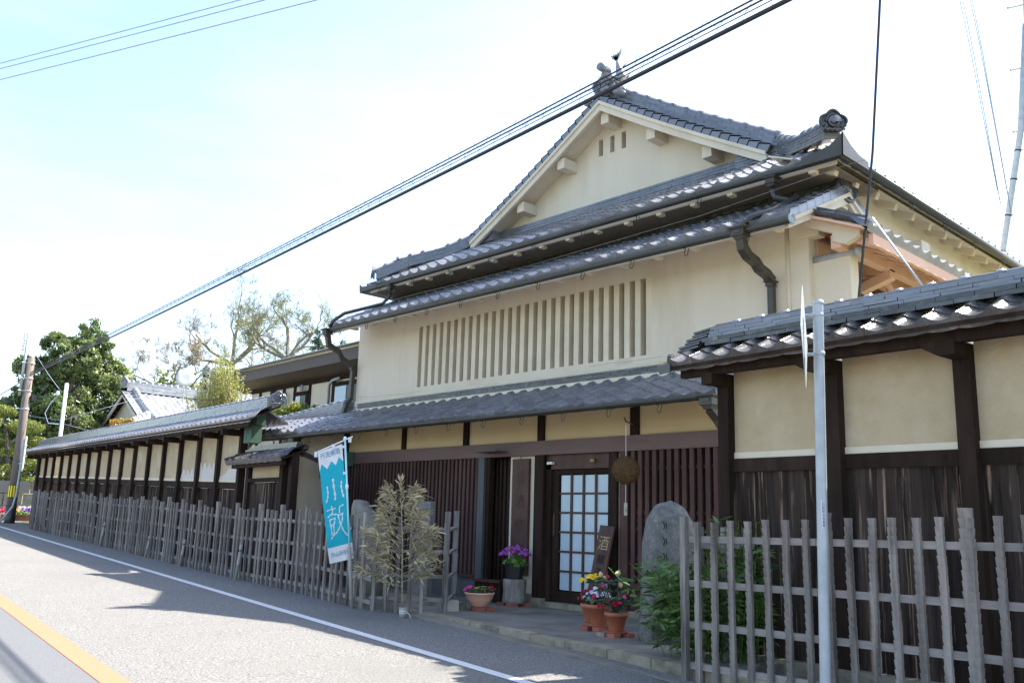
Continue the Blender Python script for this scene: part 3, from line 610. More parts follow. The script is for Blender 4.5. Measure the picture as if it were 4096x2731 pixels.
def hopper(c, s, par=None):
    c = V(c); mb = MB()
    for z0, z1, w0, w1 in ((.10, .13, .62, .62), (.06, .10, .52, .58), (-.10, .06, .42, .42), (-.14, -.10, .46, .46), (-.26, -.14, .24, .36)):
        A = [(c.x+a*w0*s, c.y+b*w0*s, c.z+z0*s*2) for a, b in ((-1,-1),(1,-1),(1,1),(-1,1))]; B = [(c.x+a*w1*s, c.y+b*w1*s, c.z+z1*s*2) for a, b in ((-1,-1),(1,-1),(1,1),(-1,1))]
        mb.add(A+B, [(0,1,5,4),(1,2,6,5),(2,3,7,6),(3,0,4,7),(0,3,2,1),(4,5,6,7)])
    mb.box((c.x-.25*s, c.y-.46*s, c.z-.14*s), (c.x+.25*s, c.y-.4*s, c.z+.08*s))
    return mb.build('hopper_head', 'gutter_b', par or H)
hopper((-5.60, 8.30, 2.52), .20); downpipe([(-5.60, 8.32, 2.42), (-5.58, 8.42, 2.33), (-5.53, 8.50, 2.18), (-5.50, 8.62, 2.10), (-5.4, 9.0, 2.04)], .095)
# --- left wing: small lean-to roof with its own ridge
wy = 8.62
P2 = V((-17.05, wy, 2.68)); mb = MB()
mb.prism([P2+V((.1, .03, -.02)), P2+V((2.75, .03, -.02)), P2+V((2.75, 1.05, .40)), P2+V((.1, 1.05, .40))], (0, 0, -.03)); mb.prism([P2+V((-.3, 1.9, -.05)), P2+V((2.75, 1.9, -.05)), P2+V((2.75, 1.0, .38)), P2+V((-.3, 1.0, .38))], (0, 0, -.03)); mb.build('wing_deck', 'wood_dark', H)
roof_tiles(H, P2, (1, 0, 0), nrm((0, 1.0, .42)), 10, 4, .272, .24, single=0)
noshi(H, [(-17.35, 9.66, 2.94), (-14.75, 9.66, 3.12)], 5, .045, .20, 'tile', .24)
half_round_caps(H, [(-17.38, 9.66, 3.155), (-14.75, 9.66, 3.345)], .07, .26, 'tile')
mb = MB(); mb.lathe((-17.42, 9.66, 3.10), [(.05, -.06), (.13, -.02), (.15, .08), (.13, .2), (.09, .22)], 14, (1, 0, .03)); mb.build('ridge_end_tile', 'tile', H, True)
mb = MB(); mb.tube([(-17.25, 9.6, 3.02), (-17.15, 9.3, 2.93), (-17.0, 9.0, 2.86)], .05, 8); mb.tube([(-17.1, 8.72, 2.80), (-17.0, 8.66, 2.76), (-16.9, 8.62, 2.75)], .045, 8); mb.build('verge_roll', 'tile', H, True)
gutter(-17.0, -14.4, wy-.05, 2.60, hooks=1.2)
hb('wing_wall', (-16.9, 9.5, 0), (-14.7, 9.65, 3.0), 'plaster')
hopper((-14.55, 8.42, 2.50), .20); downpipe([(-14.55, 8.44, 2.40), (-14.52, 8.6, 2.26), (-14.4, 8.95, 2.13), (-14.33, 9.12, 2.0), (-14.33, 9.14, .1)], .085)
cp = thing('copper_rain_box', (-15.6, 8.1, 2.6), 'green weathered copper box between the left wall roof and the wing roof', 'rainwater box')
hb('box_body', (-15.84, 8.08, 2.47), (-15.56, 8.3, 2.80), 'copper', cp); hb('upper_panel', (-15.74, 8.12, 2.803), (-15.46, 8.30, 3.04), 'copper', cp)
mb = MB()
for k in range(5): mb.box((-15.74+k*.06, 8.11, 3.042), (-15.70+k*.06, 8.14, 3.07))
mb.build('crest', 'copper', cp)
# --- upper floor front wall with slatted window
UY = 9.70
for a, b in (((-14.60, UY, 2.9), (-12.69, UY+.16, 4.95)), ((-7.475, UY, 2.9), (-5.43, UY+.16, 4.95)), ((-12.69, UY, 2.9), (-7.475, UY+.16, 3.455)), ((-12.69, UY, 4.55), (-7.475, UY+.16, 4.95))): hb('upper_wall', a, b, 'plaster')
n = 27; pt = 5.215/n
for k in range(n): hb('window_slat', (-12.69+pt*(k+.50), UY+.004, 3.456), (-12.69+pt*(k+1.0), UY+.125, 4.549), 'plaster_pale')
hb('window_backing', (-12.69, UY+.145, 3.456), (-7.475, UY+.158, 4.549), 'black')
mb = MB(); mb.tube([(-5.42, UY+.06, 2.95), (-5.42, UY+.06, 4.95)], .045, 8); mb.build('wall_pipe', 'plaster', H, True)
hb('end_pilaster', (-5.38, UY+.03, 2.9), (-5.13, UY+.18, 5.0), 'plaster')
mb = MB(); mb.prism([(-5.36, UY+.0, 4.62), (-4.98, UY+.0, 4.62), (-4.98, UY+.0, 5.05), (-5.04, UY+.0, 5.05), (-5.36, UY+.0, 4.92)], (0, .16, 0)); mb.build('gable_corbel', 'plaster', H)
for pts in (((-14.5, 3.42), (-14.38, 3.44), (-14.30, 3.40), (-14.18, 3.41), (-14.0, 3.385), (-13.7, 3.39), (-13.2, 3.37), (-12.6, 3.375)), ((-14.56, 3.36), (-14.46, 3.33), (-14.40, 3.38), (-14.44, 3.44)), ((-8.6, 3.40), (-8.2, 3.41), (-7.9, 3.395), (-7.3, 3.40))):
    mb = MB(); mb.tube([(a, UY-.0005, b) for a, b in pts], .0022, 3); mb.build('plaster_crack', 'wood_grey', H)
# --- middle roof
P3 = V((-14.5, 8.93, 4.665)); v3 = nrm((0, 1.45, .73)); nc3 = 34; W3 = 9.56/nc3
mb = MB(); mb.prism([P3+V((0, .03, -.02)), P3+V((9.56, .03, -.02)), P3+V((9.56, 1.5, .735)), P3+V((0, 1.5, .735))], (0, 0, -.03)); mb.prism([P3+V((0, 1.5, .73)), P3+V((9.56, 1.5, .73)), P3+V((9.56, 2.4, .2)), P3+V((0, 2.4, .2))], (0, 0, -.03)); mb.build('roof_deck', 'plaster_pale', H)
roof_tiles(H, P3, (1, 0, 0), v3, nc3, 7, W3, .225, single=1)
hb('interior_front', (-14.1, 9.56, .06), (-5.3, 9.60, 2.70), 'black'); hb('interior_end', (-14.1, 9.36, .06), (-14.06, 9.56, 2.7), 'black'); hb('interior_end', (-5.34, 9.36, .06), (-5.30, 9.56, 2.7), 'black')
hb('eave_board', (-14.45, 8.99, 4.56), (-4.95, 9.03, 4.64), 'plaster_pale')
mb = MB(); mb.prism([(-14.45, 9.03, 4.585), (-5.0, 9.03, 4.585), (-5.0, 9.70, 4.90), (-14.45, 9.70, 4.90)], (0, 0, .02)); mb.build('eave_soffit', 'plaster', H)
for k in range(16): x = -13.9+k*.58; hb('rafter_end', (x, 9.03, 4.555), (x+.08, 9.16, 4.60), 'plaster_pale')
hb('wall_base_band', (-14.6, UY-.018, 3.25), (-5.43, UY, 3.345), 'plaster_pale')
hb('ridge_mortar', (-14.4, 10.30, 5.14), (-4.98, 10.5, 5.40), 'plaster_pale')
noshi(H, [(-14.4, 10.40, 5.39), (-4.98, 10.40, 5.39)], 4, .042, .22, 'tile_old', .36, single=True)
half_round_caps(H, [(-14.4, 10.4, 5.56), (-4.98, 10.4, 5.56)], .07, .3, 'tile', single=False)
gutter(-14.52, -4.88, 8.87, 4.60, slope=-.02, hooks=.86)
mb = MB(); mb.lathe((-4.875, 8.87, 4.58), [(.062, 0), (.07, .012), (.05, .03), (.048, .012)], 16, (1, 0, 0)); mb.build('gutter_end', 'steel', H, True)
# right verge of the middle roof
for nm, sgn, y0, z0, y1, z1 in (('bargeboard', 1, 8.93, 4.60, 10.42, 5.32), ('bargeboard', -1, 10.42, 5.32, 11.25, 4.90)):
    mb = MB(); mb.prism([(-4.99, y0, z0), (-4.99, y1, z1), (-4.99, y1, z1-.13), (-4.99, y0, z0-.10)], (.05, 0, 0)); mb.build(nm, 'plaster', H)
    mb = MB(); mb.prism([(-4.97, y0, z0+.02), (-4.97, y1, z1+.02), (-4.97, y1, z1-.035), (-4.97, y0, z0-.03)], (.06, 0, 0)); mb.build('verge_strip', 'plaster', H)
mb = MB(); mb.prism([(-5.35, 9.0, 4.57), (-5.35, 10.42, 5.26), (-5.35, 11.2, 4.86), (-5.35, 11.2, 4.83), (-5.35, 10.42, 5.23), (-5.35, 9.0, 4.54)], (.36, 0, 0)); mb.build('verge_soffit', 'plaster', H)
for k in range(7):
    a = P3+V((9.56, .02, .0))+v3*(k*.22); mb = MB(); mb.prism([a+V((-.02, 0, .05)), a+v3*.23+V((-.02, 0, .038)), a+v3*.23+V((-.02, 0, -.075)), a+V((-.02, 0, -.06))], (.035, 0, 0)); mb.prism([a+V((-.16, 0, .05)), a+V((.015, 0, .054)), a+v3*.23+V((.015, 0, .04)), a+v3*.23+V((-.16, 0, .036))], (0, 0, .012)); mb.build('verge_tile', 'tile', H)
for k in range(4):
    v4 = nrm((0, .9, -.38)); a = V((-4.94, 10.48, 5.36))+v4*(k*.21); mb = MB(); mb.prism([a+V((-.02, 0, .05)), a+v4*.22+V((-.02, 0, .038)), a+v4*.22+V((-.02, 0, -.07)), a+V((-.02, 0, -.07))], (.035, 0, 0)); mb.build('verge_tile', 'tile', H)
mb = MB(); mb.lathe((-4.98, 10.42, 5.42), [(.02, 0), (.20, 0), (.215, .02), (.215, .06), (.19, .075), (.17, .05), (.10, .05), (.08, .07), (.02, .075)], 22, (1, -.15, 0)); mb.build('ridge_end_tile', 'tile_old', H, True)
mb = MB()
for k in range(16): a = 2*PI*k/16; mb.lathe((-4.925, 10.41+.135*math.cos(a), 5.42+.135*math.sin(a)), [(.018, 0), (.012, .012)], 6, (1, -.15, 0))
mb.build('bead_ring', 'tile_old', H)
# downpipes of the upper floor
hopper((-5.52, 8.86, 4.56), .19); downpipe([(-5.52, 8.88, 4.46), (-5.52, 8.90, 4.38), (-5.53, 9.02, 4.31), (-5.54, 9.20, 4.28), (-5.55, 9.30, 4.22), (-5.56, 9.48, 4.19), (-5.57, 9.60, 4.14)], .10)
hopper((-5.58, 9.61, 4.10), .115); downpipe([(-5.58, 9.62, 4.04), (-5.58, 9.62, 3.05)], .075)
hopper((-14.42, 8.86, 4.56), .17); downpipe([(-14.42, 8.88, 4.46), (-14.44, 8.92, 4.32), (-14.50, 9.18, 4.24), (-14.55, 9.30, 4.12), (-14.60, 9.55, 4.04)], .085)
hopper((-14.62, 9.60, 3.98), .11); downpipe([(-14.62, 9.61, 3.92), (-14.64, 9.61, 3.40), (-14.68, 9.55, 3.30), (-14.70, 9.5, 3.05)], .075)
# --- upper skirt roof, hips and gable
EY, EZ = 9.72, 5.60; XL, XR = -14.46, -4.70; v5 = nrm((0, 1.43, .80)); W5 = (XR-XL)/35
def skip5(c, rr): x0 = XL+c*W5; run = rr*.225*v5.y; return x0 < XL+run-.12 or x0+W5 > XR-run+.12
roof_tiles(H, (XL, EY, EZ), (1, 0, 0), v5, 35, 7, W5, .225, single=1, skip=skip5)
mb = MB(); mb.prism([(XL+.05, EY+.03, EZ-.02), (XR-.05, EY+.03, EZ-.02), (XR-1.43, EY+1.45, EZ+.76), (XL+1.43, EY+1.45, EZ+.76)], (0, 0, -.04))
mb.prism([(XR-.03, EY+.03, EZ-.02), (XR-.03, 20.5, EZ-.02), (XR-1.45, 20.5, EZ+.76), (XR-1.45, EY+1.45, EZ+.76)], (0, 0, -.04)); mb.prism([(XL+.03, 20.5, EZ-.02), (XL+.03, EY+.03, EZ-.02), (XL+1.45, EY+1.45, EZ+.76), (XL+1.45, 20.5, EZ+.76)], (0, 0, -.04)); mb.build('roof_deck', 'plaster_pale', H)
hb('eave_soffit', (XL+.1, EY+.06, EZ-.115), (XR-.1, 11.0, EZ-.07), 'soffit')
hb('fascia', (XL+.05, EY+.045, EZ-.12), (XR-.05, EY+.075, EZ-.02), 'plaster_pale')
for k in range(16): x = -13.8+k*.58; hb('rafter_end', (x, EY+.02, EZ-.165), (x+.08, EY+.13, EZ-.118), 'plaster_pale')
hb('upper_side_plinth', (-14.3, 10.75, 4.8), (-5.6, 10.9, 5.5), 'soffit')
gutter(XL-.02, XR+.0, EY-.055, 5.535, slope=-.0, hooks=1.05)
hopper((-5.55, EY-.06, 5.44), .15); mb = MB(); mb.tube([(-5.55, 9.66, 5.33), (-5.53, 9.68, 5.22), (-5.35, 9.78, 5.16), (-5.22, 9.66, 5.14), (-5.30, 9.2, 4.86), (-5.42, 8.98, 4.76), (-5.5, 8.90, 4.66)], .038, 9); mb.build('overflow_pipe', 'gutter', H, True)
hopper((-13.6, EY-.06, 5.44), .13); mb = MB(); mb.tube([(-13.6, 9.66, 5.33), (-13.62, 9.64, 5.24), (-13.75, 9.6, 5.13), (-14.25, 9.1, 4.93), (-14.38, 8.95, 4.78), (-14.42, 8.90, 4.66)], .034, 9); mb.build('overflow_pipe', 'gutter', H, True)
# right side of the skirt roof
roof_tiles(H, (XR, EY+.1, EZ), (0, 1, 0), nrm((-1.43, 0, .80)), 38, 1, .281, .225, single=0)
mb = MB(); mb.tube([(XR+.055, EY-.055, 5.535), (XR+.055, 20.4, 5.50)], .055, 8); mb.build('gutter', 'gutter', H, True)
yk = 10.5
while yk < 19: mb = MB(); mb.tube([(XR+.04, yk, 5.52), (XR+.02, yk, 5.44), (XR+.03, yk+.03, 5.385), (XR+.04, yk+.06, 5.40), (XR+.05, yk+.08, 5.5)], .006, 5); mb.build('gutter_hook', 'gutter', H); yk += 1.15
yk = 10.0
while yk < 20: mb = MB(); mb.beam((-4.86, yk, 5.475), (-5.6, yk, 5.80), .09, .10); mb.build('rafter_end', 'plaster_pale', H); yk += .56
for yk in (12.6, 16.4): hb('beam_end', (-5.16, yk, 4.95), (-4.92, yk+.3, 5.25), 'plaster')
mb = MB(); mb.prism([(-4.80, 9.85, 5.50), (-4.80, 20.4, 5.50), (-5.7, 20.4, 5.86), (-5.7, 9.85, 5.86)], (0, 0, .02)); mb.build('side_soffit', 'plaster', H)
hb('side_wall', (-5.3, 9.9, 0), (-5.13, 20.3, 4.86), 'plaster'); hb('upper_side_wall', (-5.3, 10.75, 4.863), (-5.132, 20.3, 5.75), 'plaster')
# gutter corner casing with carved sides
for q, nm in (([(XR-.42, EY-.115, 5.50), (XR+.115, EY-.115, 5.50), (XR+.125, EY-.115, 5.78), (XR-.05, EY-.115, 5.66), (XR-.3, EY-.115, 5.61), (XR-.42, EY-.115, 5.60)], (0, .02, 0)), ([(XR+.10, EY-.115, 5.50), (XR+.10, EY+.55, 5.50), (XR+.10, EY+.55, 5.60), (XR+.10, EY+.3, 5.62), (XR+.10, EY+.1, 5.68), (XR+.11, EY-.115, 5.78)], (.02, 0, 0))):
    mb = MB(); mb.prism(q, nm); mb.build('corner_casing', 'gutter_b', H)
mb = MB(); mb.prism([(XL-.12, EY-.10, 5.50), (XL+.42, EY-.10, 5.50), (XL+.42, EY-.10, 5.57), (XL-.05, EY-.10, 5.60), (XL-.14, EY-.10, 5.66)], (0, .02, 0)); mb.build('corner_casing', 'gutter_b', H)
mb = MB(); mb.beam((XL-.08, EY-.1, 5.52), (XL-.08, 20.4, 5.52), .06, .08); mb.build('side_gutter', 'gutter', H)
# gable
GY, VY, AX = 11.42, 10.95, -9.56
def prof(t):                                    # t 0 apex .. 1 foot: height of the underside of the tiles, slightly concave
    return 8.34-1.86*t-.035*math.sin(PI*t)
HWL, HWR = 3.30, 3.18
def gp_(t, side, yy, dz=0): return V((AX+(side)*(HWL if side < 0 else HWR)*t, yy, prof(t)+dz))
hz = {}
xb = [AX-HWL+.05]+[AX-HWL*(1-i/12) for i in range(1, 12)]+[-9.965, -9.865, -9.70, -9.60, AX, -9.44, -9.34]+[AX+HWR*i/12 for i in range(2, 12)]+[AX+HWR-.05]
xb = sorted(set(xb)); mb = MB()
def top(x): t = abs(x-AX)/(HWL if x < AX else HWR); return prof(t)-.10
for a, b in zip(xb, xb[1:]):
    zt0, zt1 = top(a), top(b)
    if any(abs(a-h) < 1e-6 for h in (-9.965, -9.70, -9.44)):
        mb.prism([(a, GY, 6.3), (b, GY, 6.3), (b, GY, 7.57), (a, GY, 7.57)], (0, .2, 0)); mb.prism([(a, GY, 7.88), (b, GY, 7.88), (b, GY, zt1), (a, GY, zt0)], (0, .2, 0))
    else: mb.prism([(a, GY, 6.3), (b, GY, 6.3), (b, GY, max(zt1, 6.31)), (a, GY, max(zt0, 6.31))], (0, .2, 0))
mb.build('gable_wall', 'plaster', H)
for x in (-9.965, -9.70, -9.44):
    hb('vent_opening', (x, GY+.15, 7.57), (x+.1, GY+.16, 7.88), 'black')
    for k in range(4): hb('vent_slat', (x, GY+.11, 7.60+k*.075), (x+.1, GY+.14, 7.615+k*.075), 'plaster_w')
N = 16
for sd in (-1, 1):
    mb = MB(); A = [gp_(i/N, sd, VY+.02, -.02) for i in range(N+1)]; B = [gp_(i/N, sd, VY+.02, -.165) for i in range(N+1)]
    for i in range(N): mb.prism([A[i], A[i+1], B[i+1], B[i]], (0, .06, 0))
    mb.build('bargeboard', 'plaster', H); mb = MB()
    for i in range(N): mb.prism([A[i]+V((0, 0, .03)), A[i+1]+V((0, 0, .03)), A[i+1]+V((0, 0, -.03)), A[i]+V((0, 0, -.03))], (0, -.03, 0))
    mb.build('verge_strip', 'plaster', H); mb = MB()
    for i in range(N): mb.prism([gp_(i/N, sd, VY+.08, -.10), gp_((i+1)/N, sd, VY+.08, -.10), gp_((i+1)/N, sd, 20.3, -.10), gp_(i/N, sd, 20.3, -.10)], (0, 0, .08))
    mb.build('gable_roof', 'plaster', H)
    # verge tiles stepping down the rake
    T = 20
    for i in range(T):
        a, b = gp_(i/T, sd, VY), gp_((i+1)/T, sd, VY); d = (b-a).normalized(); nn = V((0, -1, 0)).cross(d)*(-sd); nn = nn if nn.z > 0 else -nn; ln = (b-a).length
        mb = MB(); L0, L1 = a+nn*.10, b+d*.02+nn*.135
        mb.prism([a+nn*.005, b+d*.02+nn*.005, L1, L0], (0, .03, 0)); mb.prism([L0, L1, L1-nn*.02, L0-nn*.02], (0, .34, 0)); mb.build('verge_tile', 'tile', H)
    # run of tiles seen along the rake behind
    path = [gp_(i/8, sd, VY+.36, .10) for i in range(9)]
    hx, hy = (XR-.14, EY+.16) if sd > 0 else (XL+.10, EY+.14)
    foot = path[-1]; hp = [foot, foot.lerp(V((hx, hy, 5.86)), .35)+V((0, 0, -.10)), foot.lerp(V((hx, hy, 5.88)), .7)+V((0, 0, -.07)), V((hx, hy, 5.86 if sd > 0 else 5.74))]
    noshi(H, path, 6, .045, .2, 'tile', .3, single=(sd > 0)); noshi(H, hp, 5, .042, .2, 'tile', .26)
    half_round_caps(H, [q+V((0, 0, .27)) for q in path], .07, .31, 'tile', single=(sd > 0)); half_round_caps(H, [q+V((0, 0, .21)) for q in hp], .07, .26, 'tile')
    if sd > 0: ridge_end(H, hp[-1]+V((.05, -.06, .17)), (.75, -.66, 0), .31, 'tile_old')
    else: ridge_end(H, hp[-1]+V((-.06, -.06, .14)), (-.55, -.8, 0), .26, 'tile')
for dx in (0, 1.02, 2.10, -1.0, -2.02):
    t = abs(dx)/(HWL if dx < 0 else HWR); z = prof(t)-.10-.02; x = AX+dx+(.03 if dx == 0 else 0)
    mb = MB(); zr = prof(min(1, (abs(dx)+.085)/(HWL if dx < 0 else HWR)))-.10
    mb.box((x-.085, VY+.12, zr-.19-(.0 if dx else .04)), (x+.085, GY+.005, zr+.0)); mb.build('purlin_end', 'plaster', H)
# noshi band at the foot of the gable wall
noshi(H, [(-12.95, 11.36, 6.44), (-6.2, 11.36, 6.44)], 5, .045, .14, 'tile', .34); noshi(H, [(-13.15, 11.20, 6.42), (-12.35, 11.20, 6.46)], 5, .045, .24, 'tile', .3); noshi(H, [(-6.95, 11.18, 6.40), (-5.9, 11.18, 6.40)], 5, .045, .24, 'tile', .3)
hb('band_mortar', (-13.0, 11.26, 6.28), (-6.15, 11.42, 6.445), 'plaster_pale')
# apex: ridge end, roll tiles and fish finial
pl = ridge_end(H, (AX, VY+.12, 8.64), (0.25, -1, 0), .38, 'tile')
mb = MB()
for k in range(3): mb.tube([(AX+.05, VY+.05+.0*k, 8.58+.13*k), (AX+.05, VY+.55, 8.60+.13*k)], .075-.01*k, 10)
for k in (-1, 1): mb.tube([(AX+k*.34, VY+.05, 8.44), (AX+k*.30, VY+.6, 8.46)], .065, 10)
mb.tube([(AX+.0, VY+.0, 9.0), (AX+.0, VY+.25, 8.98)], .07, 10); mb.build('roll_tile', 'tile', H, True)
noshi(H, [(AX, VY+.3, 8.46), (AX, 20.2, 8.46)], 7, .045, .22, 'tile', .3)
fish = thing('fish_finial', (AX+.15, VY+.35, 8.85), 'grey ceramic fish finial with raised tail on the main gable ridge', 'roof ornament'); fc = V((AX+.15, VY+.4, 8.80))
mb = MB(); mb.tube([fc+V(q) for q in ((.12, -.16, .02), (.10, -.08, .02), (.03, .0, .07), (-.04, .03, .20), (-.07, .02, .34), (-.09, .0, .44))], [.05, .085, .095, .075, .048, .022], 10); mb.build('body', 'tile_far', fish, True)
mb = MB()
for a0, L_ in ((-.75, .22), (-.5, .19), (-.2, .17), (.15, .19), (.45, .24)): 
    b0 = fc+V((-.09, 0, .43)); tip = b0+V((math.sin(a0)*L_, 0, math.cos(a0)*L_)); tp = b0+V((math.sin(a0)*L_*.6, 0, math.cos(a0)*L_*.6)); sdv = V((math.cos(a0), 0, -math.sin(a0)))
    mb.prism([b0-sdv*.012, b0+sdv*.012, tp+sdv*.035, tip, tp-sdv*.028], (0, .015, 0))
mb.build('tail_fin', 'tile_far', fish); mb = MB()
for sg, c0 in ((1, (.03, 0, .28)), (1, (.12, 0, .06)), (-1, (-.1, 0, .1))):
    c1 = fc+V(c0); mb.prism([c1, c1+V((sg*.10, 0, .03)), c1+V((sg*.17, 0, .07)), c1+V((sg*.06, 0, .0)), c1+V((sg*.08, 0, -.03)), c1+V((0, 0, -.05))], (0, .015, 0))
mb.build('fin', 'tile_far', fish)
# --- right side: lower side roof with warm bounce light painted into its plaster, window, little capped wing wall
sx = -4.25
roof_tiles(H, (sx, 9.45, 4.52), (0, 1, 0), nrm((-1, 0, .42)), 17, 4, .27, .23, single=0)
mb = MB(); mb.prism([(sx-.02, 9.45, 4.50), (sx-.02, 14.1, 4.50), (-5.2, 14.1, 4.90), (-5.2, 9.45, 4.90)], (0, 0, -.03)); mb.build('side_roof_deck', 'plaster_bounce', H)
mb = MB(); mb.beam((sx-.05, 9.6, 4.40), (sx-.05, 14.1, 4.40), .05, .13); mb.build('side_fascia', 'plaster_bounce', H)
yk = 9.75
while yk < 14: mb = MB(); mb.beam((sx-.08, yk, 4.38), (-4.72, yk, 4.57), .11, .09); mb.build('rafter_end', 'plaster_bounce', H); yk += .38
mb = MB(); mb.beam((-4.72, 9.6, 4.46), (-4.72, 14.1, 4.46), .12, .16); mb.build('side_purlin', 'plaster_bounce', H)
for yk in (10.9, 12.6): mb = MB(); mb.prism([(-4.66, yk, 4.40), (-4.66, yk+.14, 4.40), (-5.14, yk+.14, 4.25), (-5.14, yk, 4.25)], (0, 0, -.12)); mb.build('bracket', 'plaster_bounce', H)
hb('side_upper_panel', (-5.14, 9.93, 4.30), (-5.11, 14.3, 4.80), 'plaster_bounce')
mb = MB(); mb.prism([(-4.42, 9.58, 4.62), (-5.10, 9.58, 4.92), (-5.10, 9.58, 4.72), (-4.75, 9.58, 4.56), (-4.75, 9.58, 4.46), (-4.6, 9.58, 4.40), (-4.42, 9.58, 4.47)], (0, .10, 0)); mb.build('side_bargeboard', 'plaster', H)
mb = MB(); mb.prism([(-4.30, 9.54, 4.66), (-5.12, 9.54, 5.0), (-5.12, 9.54, 4.92), (-4.30, 9.54, 4.56)], (0, .16, 0)); mb.build('side_verge_tile', 'tile_old', H)
hb('wing_wall', (-5.14, 9.82, 2.9), (-4.66, 10.02, 4.33), 'plaster'); mb = MB(); mb.tube([(-5.16, 9.86, 4.35), (-4.60, 9.86, 4.37)], .055, 10); mb.lathe((-4.60, 9.86, 4.37), [(.055, 0), (.075, .01), (.07, .05), (.04, .07)], 12, (1, 0, 0)); mb.build('wall_cap', 'tile_far', H, True)
mb = MB(); mb.beam((-5.08, 9.80, 4.66), (-4.98, 11.1, 4.62), .05, .06); mb.build('red_frame', 'wood_beam', H)
wf = hb('side_window', (-5.12, 10.1, 4.22), (-5.06, 13.6, 4.31), 'wood_red'); hb('window_frame', (-5.12, 10.12, 3.0), (-5.07, 10.22, 4.2), 'wood_red', wf)
for yk in (11.1, 12.0, 12.9): hb('window_frame', (-5.12, yk, 3.0), (-5.07, yk+.07, 4.2), 'wood_red', wf)
hb('window_sash', (-5.115, 10.13, 4.10), (-5.06, 13.6, 4.16), 'wood_red', wf); hb('window_pane', (-5.125, 10.2, 3.0), (-5.09, 13.6, 4.15), 'wood_grey', wf)
mb = MB(); mb.tube([(-5.08, 11.0, 4.36), (-4.98, 11.2, 4.38), (-4.9, 11.38, 4.32), (-4.88, 11.45, 4.18), (-4.88, 11.45, 3.4)], .05, 10); mb.build('vent_pipe', 'plaster_bounce', H, True)
# ================================================================== side gate between wall and house
G = thing('side_gate', (-14.9, 8.0, 0), 'small tiled gate canopy over dark plank door between left wall and house', 'gate')
roof_tiles(G, PL(6.4, .42, 2.11), -LD, nrm(LN+V((0, 0, .42))), 9, 2, .28, .22, 'tile_old', 'tile_oldj', single=9)
mb = MB(); mb.prism([PL(6.35, .45, 2.09), PL(3.9, .45, 2.09), PL(3.9, .92, 2.29), PL(6.35, .92, 2.29)], (0, 0, -.03)); mb.build('canopy_deck', 'wood_dark', G)
for k in range(3): mb = MB(); mb.beam(PL(6.25-.15*k, .86, 2.33+.035*k), PL(4.0+.03*k, .86, 2.32+.03*k), .24-.04*k, .03); mb.build('ridge_tile', 'tile_old', G)
mb = MB(); mb.beam(PL(6.2, .52, 2.03), PL(3.95, .52, 2.03), .08, .09); mb.build('canopy_beam', 'wood_dark', G)
mb = MB(); mb.prism([PL(5.75, .72, 1.80), PL(4.45, .72, 1.80), PL(4.45, .72, 2.02), PL(5.75, .72, 2.02)], LN*.05); mb.build('plaster_strip', 'plaster_w', G)
for s_ in (5.85, 4.35, 3.98): mb = MB(); mb.obox(PL(s_, .72, 1.1), LD, LN, (0, 0, 1), .13, .13, 2.2); mb.build('post', 'wood_dark', G)
for k in range(6): a = 5.77-.222*k; mb = MB(); mb.prism([PL(a, .70+.004*(k % 2), .1), PL(a-.215, .70+.004*(k % 2), .1), PL(a-.215, .70+.004*(k % 2), 1.72), PL(a, .70+.004*(k % 2), 1.72)], LN*.03); mb.build('plank', 'board', G)
mb = MB(); mb.beam(PL(5.8, .68, 1.765), PL(4.4, .68, 1.765), .06, .07); mb.build('rail', 'wood_dark', G)
for k in range(6): a = 3.9-.12*k; mb = MB(); mb.prism([PL(a, 1.25, .1), PL(a-.115, 1.25, .1), PL(a-.115, 1.25, 1.8), PL(a, 1.25, 1.8)], LN*.03); mb.build('plank', 'sign_wood', G)
mb = MB(); mb.beam(PL(4.0, 1.25, 1.86), PL(3.15, 1.25, 1.86), .08, .12); mb.build('rail', 'wood_dark', G)
# ================================================================== rear annex
A = thing('rear_annex', (-20, 13, 0), 'cream rear annex with brown metal fascia and small windows behind the left wall', 'building')
def ab(name, a, b, m, par=None): mb = MB(); mb.box(a, b); return mb.build(name, m, par or A)
ab('wall', (-25.2, 13.0, 0), (-14.7, 13.2, 4.80), 'plaster_y' if False else 'plaster')
mb = MB(); mb.prism([(-25.9, 12.45, 5.30), (-14.7, 12.45, 5.42), (-14.7, 12.45, 5.08), (-25.9, 12.45, 5.02)], (0, .04, 0)); mb.build('fascia', 'brown_fascia', A)
mb = MB(); mb.prism([(-25.9, 12.49, 5.06), (-14.7, 12.49, 5.10), (-14.7, 13.1, 4.84), (-25.9, 13.1, 4.80)], (0, 0, .02)); mb.build('soffit', 'brown_fascia', A)
mb = MB(); mb.prism([(-25.9, 12.42, 5.33), (-14.7, 12.42, 5.45), (-14.7, 16.5, 6.3), (-25.9, 16.5, 6.15)], (0, 0, .03)); mb.build('roof', 'tile_far', A)
for k in range(14):
    yy = 12.42+k*.29; z0 = 5.33+(yy-12.42)*.2+.035; mb = MB(); mb.beam((-25.9, yy, z0), (-14.7, yy, z0+.12+.0*k), .27, .02); mb.build('roof_course', 'tile_far', A)
mb = MB(); mb.prism([(-25.92, 12.45, 5.0), (-25.92, 16.5, 5.7), (-25.92, 16.5, 6.15), (-25.92, 12.45, 5.32)], (.04, 0, 0)); mb.build('side_fascia', 'brown_fascia', A)
for x in (-24.62, -23.22, -22.62, -21.82, -20.62): ab('post', (x-.05, 12.96, 3), (x+.05, 13.01, 4.80), 'wood_dark')
ab('wall_plate', (-25.2, 12.955, 4.74), (-14.7, 13.005, 4.85), 'wood_dark')
